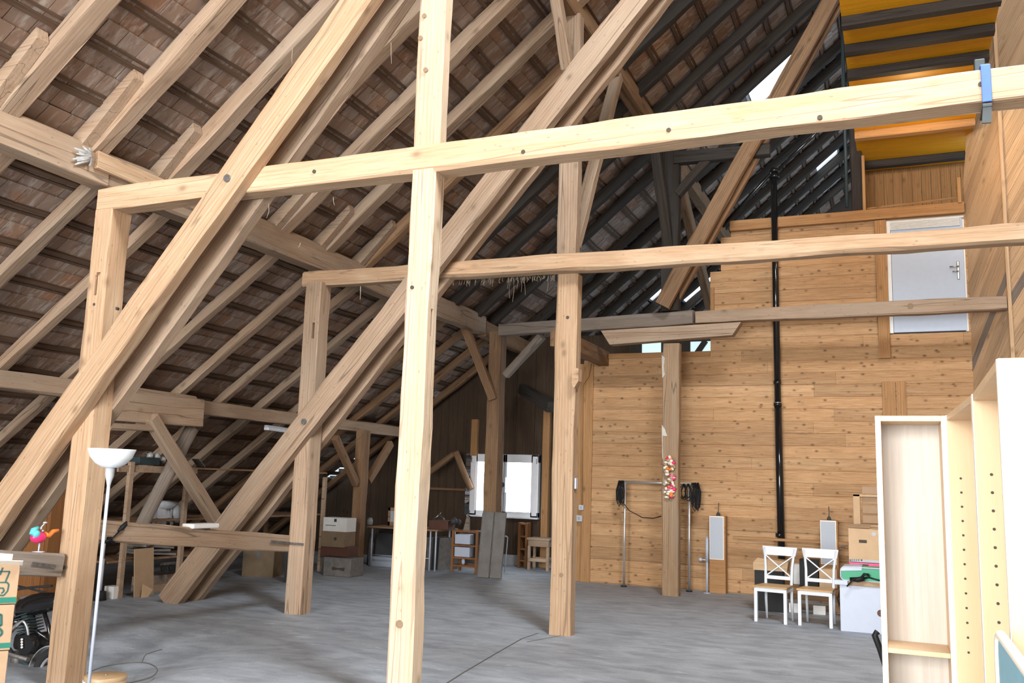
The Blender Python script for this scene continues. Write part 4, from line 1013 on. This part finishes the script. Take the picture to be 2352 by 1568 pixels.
cyl_.cyl(ec + Vector((0, 0, .05)), ec + Vector((-.1, 0, .28)), .06, 16).build('cylinder_fins', M['bluedark'], mc)
MB().tube([ec + Vector((-.1, -.06, .2)), ec + Vector((-.2, -.1, .08)), ec + Vector((-.16, -.13, -.1)), ec + Vector((.15, -.14, -.12))], .022, 10).build('exhaust_pipe', M['iron'], mc)
MB().tube([ml(48, 1410), ml(70, 1440), ml(115, 1470)], .018, 8).tube([ml(100, 1400), ml(112, 1440), ml(122, 1500)], .02, 8).build('frame_tube', M['gloss'], mc)
MB().blob(ml(40, 1425), (.12, .10, .05), 2).build('side_cover', M['gloss'], mc)
for k in range(4): MB().cyl(ml(50, 1468+k*6, 6.38), ml(50, 1468+k*6, 6.36), .011, 10).build('engine_bolt', M['chrome'], mc)
MB().tube(smooth([Vector(ml(38, 1438, 6.38)), Vector(ml(52, 1426, 6.36)), Vector(ml(62, 1440, 6.38)), Vector(ml(66, 1465, 6.4))]), .011, 8).build('brake_cable', M['chrome'], mc)
wc = Vector(ml(122, 1556, 6.5)); rw_ = .235
MB().tube([wc + Vector((math.cos(t)*rw_*.95, 0, math.sin(t)*rw_)) for t in [2*math.pi*i/36 for i in range(36)]], .042, 12, closed=True).build('tyre', M['rubber'], mc)
MB().tube([wc + Vector((math.cos(t)*rw_*.78, 0, math.sin(t)*rw_*.82)) for t in [2*math.pi*i/36 for i in range(36)]], .016, 8, closed=True).build('wheel_rim', M['chrome'], mc)
fd = MB()
for i in range(14):
    t0, t1 = R(60+i*9.5), R(60+(i+1)*9.5); r = rw_+.065
    A = [wc + Vector((math.cos(t)*r*.97, y, math.sin(t)*r)) for t, y in ((t0, -.05), (t0, .05), (t1, .05), (t1, -.05))]
    fd.prism(A, (-math.cos((t0+t1)/2)*.01, 0, -math.sin((t0+t1)/2)*.01))
fd.build('mudguard', M['chrome'], mc)
MB().tube([ml(15, 1545), ml(40, 1540), ml(42, 1575)], .016, 8).build('stand', M['iron'], mc)
MB().tube([ml(20, 1490), ml(35, 1510), ml(70, 1530), Vector(ml(122, 1556))], .022, 8).build('swing_arm', M['bluedark'], mc)
MB().blob(ml(38, 1515), (.06, .05, .09), 2, .1, 8).build('exhaust', M['iron'], mc)

# --- painted bird on the rail
bz = at(88, 1268, 0, -6.87)
bd = empty('bird_ornament', bz, 0, 'pink garden bird with turquoise wing and orange tail standing on the left rail', 'ornament')
bl = lambda x, y: at(x, y, 0, -6.87) - bz
MB().blob(bl(88, 1234), (.05, .075, .05), 2).build('body', M['pink'], bd)
MB().tube([bl(72, 1228), bl(78, 1218), bl(88, 1210)], .03, 10, [.02, .03, .012]).blob(bl(80, 1226) + Vector((.02, 0, 0)), (.025, .035, .035), 2).build('wing', M['teal'], bd)
MB().tube([bl(102, 1228), bl(112, 1230), bl(122, 1220), bl(134, 1217)], .018, 10, [.03, .022, .02, .012]).build('tail', M['orange'], bd)
MB().tube([bl(93, 1212), bl(99, 1206), bl(104, 1200)], .006, 6).blob(bl(104, 1200), (.018, .025, .01), 1).build('crest', M['greyp'], bd)
MB().blob(bl(94, 1213), (.012, .014, .016), 1).blob(bl(98, 1219), (.01, .012, .012), 1).build('eye', M['whitep'], bd)
MB().cyl((0, 0, .0), bl(91, 1246), .007, 8).build('rod', M['whitep'], bd)
MB().lathe([(0, 0), (.05, 0), (.05, .008), (0, .01)], 20).build('foot_plate', M['sheet'], bd)
# --- wooden cupboard at the far left
cx_, cz_ = at(95, 1180, 1, 8.4), at(95, 1110, 1, 8.4).z
kb = empty('cupboard', (cx_.x-.1, 8.3, 0), 0, 'orange-brown cupboard half hidden behind the nearest outer post', 'cupboard')
MB().span((-.5, -.2, 0), (.62, .3, cz_), .005).build('body', M['redwood'], kb)
for x0 in (-.46, .07): MB().span((x0, -.215, .06), (x0+.5, -.2, cz_-.05), .004).build('door', M['redwood'], kb)

# --- microphone stand
mp = at(228, 1378, 2, 0)
ms = empty('pole_stand', mp, 0, 'thin grey pole stand with a black foot behind the floor lamp', 'stand')
msl = lambda x, y: at(x, y, 1, mp.y) - mp
hub = msl(246, 1237)
MB().lathe([(0, 0), (.085, 0), (.07, .11), (.03, .12), (0, .12)], 20).build('foot', M['rubber'], ms)
MB().cyl((0, 0, .1), (0, 0, hub.z-.25), .02, 12).cyl((0, 0, hub.z-.25), (0, 0, hub.z), .011, 12).build('pole', M['greyp'], ms)
MB().cyl((0, -.03, hub.z), (0, .03, hub.z), .025, 12).cyl((-.06, 0, hub.z+.01), (.06, 0, hub.z-.02), .012, 8).build('clutch', M['black'], ms)
ch = at(250, 1237, 0, -6.79)
cl = empty('clip_lamp', ch, 0, 'small black clip lamp clamped to the rail beside the lamp pole', 'lamp')
cll = lambda x, y: at(x, y, 0, -6.76) - ch
MB().box((0, 0, -.01), (.05, .05, .06), None, .008).tube([cll(240, 1245), cll(252, 1240), cll(262, 1246)], .014, 8).build('clamp', M['black'], cl)
MB().tube([cll(250, 1240), cll(262, 1232), cll(274, 1220)], .007, 8).build('arm', M['black'], cl)
MB().tube([cll(271, 1219), cll(280, 1212), cll(288, 1204), cll(291, 1197)], .02, 10, [.008, .024, .022, .006]).build('lamp_head', M['black'], cl)
p = at(252, 1362, 1, 8.95); solid('white_block', ((p.x-.1, 8.95, 0), (p.x+.06, 9.1, .155)), 'paper', 'pale square block on the floor behind the microphone stand', 'block')

# --- storage rack under the roof
XR = -9.3
rk = empty('storage_rack', (XR, 10.6, 0), 0, 'timber storage rack of thin uprights and shelves under the lower purlin', 'rack')
ups = [(9.06, 1.75), (10.1, 1.75), (12.85, 1.62), (13.5, 1.62)]
for y, z in ups: MB().bar((0, y-10.6, 0), (0, y-10.6, z), .07, .055, (1, 0, 0), .003).build('upright', M['tan'], rk)
for z, ye in ((1.68, 3.0), (.96, 3.0), (.45, .9)):
    MB().span((-.72, -1.75, z), (-.03, ye, z+.025)).build('shelf_board', M['brown'], rk)
for y in (9.06, 12.85): MB().bar((-.7, y-10.6, 0), (-.7, y-10.6, 1.1), .06, .05, (1, 0, 0)).build('upright', M['brown'], rk)
MB().bar((-.01, -1.75, 1.66), (-.01, -.3, 1.66), .03, .09, (0, 0, 1)).build('shelf_rail', M['tan'], rk)
# things on the rack
def lump(name, pts_px, Xp, rad, mat, label, cat, seed=0, flat=(1, 1, 1)):
    b = MB()
    for k, ((x, y), r) in enumerate(zip(pts_px, rad)):
        b.blob(at(x, y, 0, Xp), (r*flat[0], r*flat[1], r*flat[2]), 2, .16, seed+k)
    return b.build(name, M[mat], None, label, cat)
lump('film_roll', [(345, 1046), (360, 1048), (374, 1056)], -9.5, [.05, .055, .05], 'film', 'crumpled clear film on the top shelf of the rack', 'film', 20)
mb2 = solid('tool_box', ((-9.62, 9.25, 1.715), (-9.36, 9.62, 1.82)), 'bluedark', 'dark tool case on the top shelf of the rack behind the lamp', 'box')
b = MB()
for k in range(9):
    y0 = 9.75+.02*k; b.bar((-9.5+.02*math.sin(k*1.7), 9.62+.055*k, 1.22-.012*abs(k-4)), (-9.5+.03*math.cos(k), 9.66+.055*k, .99-.05*(k % 3)), .07, .012, (1, .3*math.sin(k), 0))
b.blob(at(385, 1160, 0, -9.5), (.06, .2, .07), 2, .2, 31).blob(at(408, 1180, 0, -9.45), (.05, .08, .13), 2, .2, 32).build('plastic_sheet', M['sheet'], None, 'crumpled white plastic sheet hanging over the middle rack shelf', 'sheet')
p = at(455, 1062, 0, -9.35); sb2 = MB().bar(p + Vector((0, -.06, .05)), p + Vector((0, .08, -.06)), .01, .14, (1, 0, 0)).build('metal_plate', M['junk'], None, 'pale metal corner plate at the right end of the top rack shelf', 'plate')
a_, b_ = at(431, 1208, 0, -6.85), at(491, 1206, 0, -6.85)
zr = a_.z-.04
MB().bar(a_, b_, .16, .05, (0, 0, 1), .012).build('white_tray', M['paper'], None, 'long white tray lying on the rail beside the doubled brace', 'tray')
r_ = random.Random(4); jb = 0
for k, (y, z, ln, lab) in enumerate(((9.8, .515, .6, 'grey plank at the bottom of the pile on the low rack shelf'), (9.75, .56, .5, 'second grey plank of the pile on the low rack shelf'), (9.85, .605, .45, 'third grey plank of the pile on the low rack shelf'), (9.7, .66, .5, 'topmost tilted plank of the pile on the low rack shelf'))):
    MB().box((-9.55, y, z), (.3, ln, .03), (r_.uniform(-.12, .12), 0, r_.uniform(-.4, .4)), .003).build('plank', M['junk'], None, lab, 'plank', 'planks on the low rack shelf')
bd_ = MB().span((-.0, -.18, 0), (.012, .18, .62)).build('cardboard_sheet', M['card'], None, 'brown cardboard sheet leaning on the left rack upright', 'cardboard'); bd_.location = (-9.2, 9.38, 0); bd_.rotation_euler = (0, R(-6), R(4))
MB().prism([(0, -.09, .0), (0, .03, .0), (0, .1, .09), (0, -.08, .17)], (.006, 0, 0)).build('torn_paper', M['cardlit'], None, 'torn tan paper on the floor in front of the cardboard sheet', 'paper', origin=(0, 0, 0)).location = (-9.12, 9.35, 0)
MB().span((-9.5, 9.62, 0), (-9.36, 10.4, .1), .006).build('floor_beam', M['tan'], None, 'short timber offcut on the floor right of the cardboard sheet', 'timber')
MB().span((-9.7, 9.65, .0), (-9.52, 10.35, .2), .006).build('floor_beam', M['greyboard'], None, 'taller grey timber offcut behind the short one on the floor', 'timber')
ct = empty('castor_trolley', (-9.42, 10.0, .3), 0, 'dark castor wheels hanging under the low rack shelf', 'trolley')
for y in (-.06, .09): MB().cyl((-.02, y, .0), (.02, y, .0), .045, 16).build('wheel', M['rubber'], ct)
MB().span((-.03, -.12, .05), (.03, .14, .09)).build('frame', M['iron'], ct)
# strip light under the lower purlin
p0, p1 = at(611, 984, 0, -9.14), at(668, 992, 0, -9.14)
sl_ = empty('strip_light', (p0+p1)/2, 0, 'grey fluorescent strip light fixed to the lower purlin behind the doubled brace', 'lamp')
hd = (p1-p0)/2
MB().bar(-hd, hd, .09, .05, (0, 0, 1), .01).build('diffuser', M['lampglass'], sl_); MB().bar(-hd + Vector((0, 0, .04)), hd + Vector((0, 0, .04)), .07, .03, (0, 0, 1)).build('housing', M['greyp'], sl_)
MB().tube(smooth([at(786, 1016, 0, -8.9), at(806, 1016, 0, -8.9), at(828, 1005, 0, -8.9), at(842, 986, 0, -8.9)]), .005, 6).build('wire', M['cablegrey'], None, 'thin grey wire hanging in a curve from the lower purlin', 'wire')
# items right of the rack
bx = empty('cardboard_box', (-9.62, 12.35, 0), R(18), 'taped cardboard box on the floor between the doubled brace and second outer post', 'box')
MB().span((-.26, -.22, 0), (.26, .22, .45), .004).build('body', M['darkcard'], bx)
MB().span((-.03, -.225, .28), (.03, .225, .455)).build('tape', M['junk'], bx)
lb_ = MB().span((-.01, -.13, 0), (.012, .13, .62)).build('dark_board', M['slate'], None, 'dark board leaning beside the second outer post', 'board'); lb_.location = (-8.75, 11.9, 0); lb_.rotation_euler = (0, R(-8), R(10))
wc_ = solid('white_carton', pbox(741, 1190, 797, 1220, 13.3, .3), 'paper', 'white printed carton on top of the box pile right of the second outer post', 'box')
p = at(770, 1194, 1, 13.3); q2 = at(760, 1206, 1, 13.3)
part_on(wc_, MB().span((p.x-.02, 13.297, p.z-.03), (p.x+.03, 13.303, p.z+.02)).span((q2.x-.11, 13.297, q2.z-.005), (q2.x+.1, 13.303, q2.z+.005)), 'print', M['bluedark'])
bc_ = solid('handled_carton', pbox(736, 1222, 792, 1254, 13.25, .34), 'darkcard', 'brown carton with a cut handle under the white printed carton', 'box')
p = at(770, 1237, 1, 13.25); part_on(bc_, MB().cyl((p.x, 13.247, p.z), (p.x, 13.254, p.z), .03, 14), 'handle_hole', M['peg'])
solid('drawer_box', pbox(735, 1256, 800, 1277, 13.28, .32), 'reddark', 'red-brown drawer box under the handled carton', 'box')
cr_ = solid('old_crate', pbox(741, 1283, 806, 1322, 13.0, .4), 'junk', 'old grey crate with a bow-shaped grip hole on the floor', 'crate', sit=0, bev=.012)
p = at(777, 1306, 1, 13.0)
part_on(cr_, MB().prism([(p.x-.12, 12.995, p.z-.03), (p.x, 12.995, p.z-.012), (p.x+.12, 12.995, p.z-.03), (p.x+.12, 12.995, p.z+.03), (p.x, 12.995, p.z+.012), (p.x-.12, 12.995, p.z+.03)], (0, .008, 0)), 'grip_hole', M['peg'])
zc = at(770, 1277, 1, 13.28).z; zc0 = at(770, 1283, 1, 13.0).z
solid('crate_lid', ((-8.98, 13.02, zc0), (-8.5, 13.5, max(zc0+.02, zc-.004))), 'slate', 'dark lid lying between the old crate and drawer box', 'lid')
fr = at(737, 1240, 0, -6.57); 
# --- long table with legs and clutter by the window wall
Yl = 15.2; zt5 = .74
xa, xb = at(838, 1200, 1, 14.7).x, at(1030, 1208, 1, 15.2).x
lt = empty('long_table', ((xa+xb)/2, Yl, 0), 0, 'long table with thin white legs in front of the window wall', 'table'); hl = (xb-xa)/2
MB().span((-hl, -.42, zt5-.03), (hl, .42, zt5), .004).build('table_top', M['brown'], lt)
lg_ = at(851, 1300, 1, Yl-.38).x - lt.location.x; lg2 = at(988, 1250, 1, Yl-.38).x - lt.location.x
for x in (lg_, lg2, hl-.05):
    for y in (-.38, .38): MB().cyl((x, y, 0), (x, y, zt5-.03), .016, 10).build('leg', M['whitep'], lt)
for y in (-.38, .38): MB().cyl((lg_, y, .22), (lg2, y, .22), .009, 8).build('foot_rail', M['whitep'], lt)
def on_table(name, x0, x1, h, y, d, mat, label, cat):
    return solid(name, ((at(x0, 1200, 1, y).x, y, zt5), (at(x1, 1200, 1, y).x, y+d, zt5+h)), mat, label, cat)
jr = at(850, 1195, 1, 15.1); j = empty('glass_jar', (jr.x, 15.1, zt5), 0, 'small crumpled clear jar on the long table', 'jar')
MB().lathe([(0, 0), (.045, 0), (.06, .03), (.055, .1), (.04, .12), (0, .12)], 14).build('body', M['film'], j); MB().cyl((0, 0, .12), (.0, 0, .135), .042, 14).build('lid', M['chrome'], j)
pf = empty('picture_frame', (at(900, 1197, 1, 15.3).x, 15.3, zt5), 0, 'wooden picture frame standing on the long table beside the brightest post', 'frame')
MB().span((-.09, 0, 0), (-.045, .03, .34)).span((.045, 0, 0), (.09, .03, .34)).span((-.09, 0, 0), (.09, .03, .07)).span((-.09, 0, .28), (.09, .03, .34)).build('moulding', M['tan'], pf); MB().span((-.045, .012, .07), (.045, .02, .28)).build('picture', M['sheet'], pf)
wbx = on_table('wooden_box', 985, 1029, .16, 14.95, .3, 'reddark', 'dark wooden box on the long table right of the brightest post', 'box')
tl_ = at(1012, 1186, 1, 15.1); tw = MB().tube([(tl_.x-.16, 15.05, zt5+.165), (tl_.x-.05, 15.05, zt5+.22), (tl_.x+.0, 15.1, zt5+.30)], .012, 8).tube([(tl_.x-.02, 15.06, zt5+.27), (tl_.x+.08, 15.05, zt5+.2), (tl_.x+.12, 15.02, zt5+.175)], .014, 8).build('hand_tool', M['steel'], None, 'shiny pliers lying on the dark wooden box', 'tool')
lump('dark_bag', [(1042, 1196), (1052, 1199)], at(1045, 1198, 1, 15.1).x, [.07, .06], 'slate', 'dark soft bag on the long table by the wooden rack', 'bag', 50)
sc_ = empty('table_clamp', (at(1072, 1200, 1, 15.0).x, 15.0, zt5), 0, 'dark upright clamp on the right end of the long table', 'tool')
MB().prism([(-.07, 0, 0), (.05, 0, 0), (.04, 0, .26), (0, 0, .3), (-.02, 0, .2)], (0, .05, 0)).build('body', M['greyboard'], sc_); MB().tube([(0, .02, .28), (.08, .02, .24), (.12, .02, .25)], .012, 8).build('lever', M['black'], sc_)
# sheets stored under the table
for k, x in enumerate((868, 884, 1000, 1016, 1030)):
    X0 = at(x, 1260, 1, 15.3).x
    s_ = MB().span((-.012, -.25, 0), (.012, .25, .58)).build('stored_panel', M['slate' if k % 2 else 'junk'], None, ['dark panel stored upright under the left end of the long table', 'grey panel stored upright behind the left table leg', 'grey panel stored upright left of the wooden rack, furthest from it', 'dark panel stored upright left of the wooden rack, middle one', 'grey panel stored upright left of the wooden rack, nearest to it'][k], 'panel', 'panels under the long table')
    s_.location = (X0, 15.3, 0); s_.rotation_euler = (0, R(3), R(-20))
solid('shelf_unit', ((at(868, 1250, 1, 15.5).x, 15.5, .2), (at(902, 1250, 1, 15.5).x, 15.7, .66)), 'slate', 'dark low shelf unit under the long table', 'shelf')
fb2 = solid('foam_board', ((at(845, 1300, 1, 14.95).x, 14.95, 0), (at(905, 1300, 1, 14.95).x, 15.45, .17)), 'whitep', 'white flat box on the floor under the long table', 'box')
solid('floor_panel', ((at(960, 1290, 1, 15.8).x, 15.8, 0), (at(1036, 1290, 1, 15.8).x, 15.9, .18)), 'greyp', 'low pale panel on the floor left of the wooden rack', 'panel')
# wooden drawer rack
wr = empty('drawer_rack', (at(1066, 1312, 1, 15.0).x, 15.15, 0), 0, 'orange-brown wooden rack with two white drawers beside the grey boards', 'rack')
hw2 = .24
for x in (-hw2, hw2):
    for y in (-.16, .16): MB().span((x-.022, y-.022, 0), (x+.022, y+.022, .735), .003).build('upright', M['redwood'], wr)
for z in (.71, .46, .24, .10):
    MB().span((-hw2, -.18, z), (hw2, -.15, z+.03)).span((-hw2, .15, z), (hw2, .18, z+.03)).span((-hw2-.015, -.16, z), (-hw2+.015, .16, z+.03)).span((hw2-.015, -.16, z), (hw2+.015, .16, z+.03)).build('rail', M['redwood'], wr)
for z in (.5, .275): MB().span((-hw2+.04, -.17, z), (.1, .14, z+.17), .004).build('drawer', M['whitep'], wr)
MB().span((.13, -.1, .27), (.15, .1, .69)).span((.18, -.1, .27), (.2, .1, .69)).build('divider', M['slate'], wr)
MB().blob((-.05, -.1, .19), (.035, .03, .06), 2).build('small_vase', M['whitep'], wr)
# grey boards leaning on the brown post
for k, (xa_, xb_, lab) in enumerate(((1096, 1122, 'wide grey board leaning on the brown post, the left one'), (1124, 1150, 'wide grey board leaning on the brown post, the right one'))):
    X0, X1 = at(xa_, 1320, 1, 14.45).x, at(xb_, 1320, 1, 14.45).x; zt6 = at(1120, 1174, 1, 14.62).z
    bb = MB().span((0, -.035, 0), (X1-X0, 0, zt6), .004).build('leaning_board', M['slate'] if False else plain('grey_board_%d' % k, (.155, .145, .135), .85, noise=.18, nscale=6), None, lab, 'board', 'grey boards on the brown post'); bb.location = (X0, 14.48+.01*k, 0); bb.rotation_euler = (R(-7.5), 0, 0)
    part_on(bb, MB().bar((X0+.004, 14.43, .02), (X0+.004, 14.58, zt6-.03), .006, .012, (0, 1, 0)), 'pale_edge', M['junk'])
# folding legs, tall orange rack and stool near the window
fl2 = empty('folding_frame', (at(1155, 1290, 1, 15.6).x, 15.6, 0), 0, 'thin white folding frame leaning right of the grey boards', 'frame')
for x in (-.035, .04): MB().cyl((x, 0, 0), (x+.0, .1, .62), .011, 8).build('leg', M['whitep'], fl2)
MB().tube([(-.035, .1, .62), (0, .1, .64), (.04, .1, .62)], .011, 8).build('top_bar', M['whitep'], fl2)
orr = empty('narrow_rack', (at(1201, 1300, 1, 16.6).x, 16.62, 0), 0, 'narrow orange wooden rack standing under the window', 'rack')
MB().span((-.1, -.08, 0), (-.05, .1, .86), .004).span((.05, -.08, 0), (.1, .1, .86), .004).build('side', M['redwood'], orr)
for z in (.12, .34, .58, .82): MB().span((-.05, -.07, z), (.05, .09, z+.03)).build('shelf', M['redwood'], orr)
sto = empty('wooden_stool', (at(1240, 1302, 1, 16.4).x, 16.45, 0), 0, 'plain brown wooden stool behind the pale second inner post', 'stool')
MB().span((-.23, -.18, .56), (.23, .18, .60), .004).build('seat', M['tan'], sto); MB().span((-.21, -.16, .44), (.21, .16, .56)).build('apron', M['tan'], sto)
for x in (-.19, .19):
    for y in (-.14, .14): MB().span((x-.025, y-.025, 0), (x+.025, y+.025, .45)).build('leg', M['tan'], sto)
MB().span((-.19, -.16, .16), (.19, -.13, .22)).span((-.19, .13, .16), (.19, .16, .22)).build('rail', M['tan'], sto)
# --- blue clamp strap on the nearest tie beam
sx = at(2268, 240, 1, 5.98).x
bs = empty('clamp_strap', (sx, 6.1, 4.18), 0, 'blue strap clamp wrapped around the nearest tie beam at the right', 'strap')
MB().span((-.028, -.128, -.11), (.028, -.112, .135), .004).build('strap_band', M['blue'], bs)
MB().span((-.028, -.13, -.145), (.026, .1, -.125), .003).bar((-.0, -.115, -.12), (-.008, -.10, -.24), .05, .02, (0, 1, 0)).build('lower_jaw', M['bluedark'], bs)
MB().span((-.05, .0, .13), (.012, .06, .235), .006).build('upper_jaw', M['bluedark'], bs); MB().span((-.03, -.12, .128), (.02, .05, .14)).build('top_band', M['blue'], bs)
# --- film wrapped round the purlin joint
fm = MB(); rf = random.Random(2); kn = at(212, 362, 0, -6.82)
for k in range(11):
    q = at(172+rf.uniform(-8, 14), 336+k*4.2, 0, -6.83) + Vector((rf.uniform(0, .03), 0, 0)); m_ = (kn+q)/2 + Vector((.02, 0, rf.uniform(-.01, .01)))
    fm.tube([kn, m_, q], .01, 6, [.008, .022, .006])
fm.tube([at(205, 340, 0, -6.8), at(209, 360, 0, -6.8), at(207, 382, 0, -6.81)], .014, 8)
fm.build('plastic_wrap', M['film'], None, 'crumpled clear plastic film tied around the purlin at the packing board', 'film')
# --- straw hanging from the tie beams
stw = MB(); rs = random.Random(8)
def hang(x, y, Y, l):
    p = at(x, y, 1, Y); q = p + Vector((rs.uniform(-.02, .02), rs.uniform(-.01, .01), -l)); m_ = (p+q)/2 + Vector((rs.uniform(-.015, .015), 0, 0)); stw.tube([p + Vector((0, 0, .01)), m_, q], .0016, 4)
for k in range(90):
    x = 1015+rs.random()*265; hang(x, 648 - (x-1015)*.057, 9.6, rs.uniform(.02, .07))
for x, l in ((1173, .24), (1180, .28), (1196, .16), (1204, .2), (1258, .15), (1132, .1), (1168, .12), (1190, .12)): hang(x, 640, 9.62, l)
for x, y, l in ((617, 470, .12), (690, 560, .0), (765, 455, .06), (672, 110, .15), (898, 100, .18), (828, 660, .1)): hang(x, y, 6.05, max(l, .03))
stw.build('straw_tufts', M['straw'], None, 'pale straw and cobweb threads hanging under the tie beams', 'straw', kind='stuff')
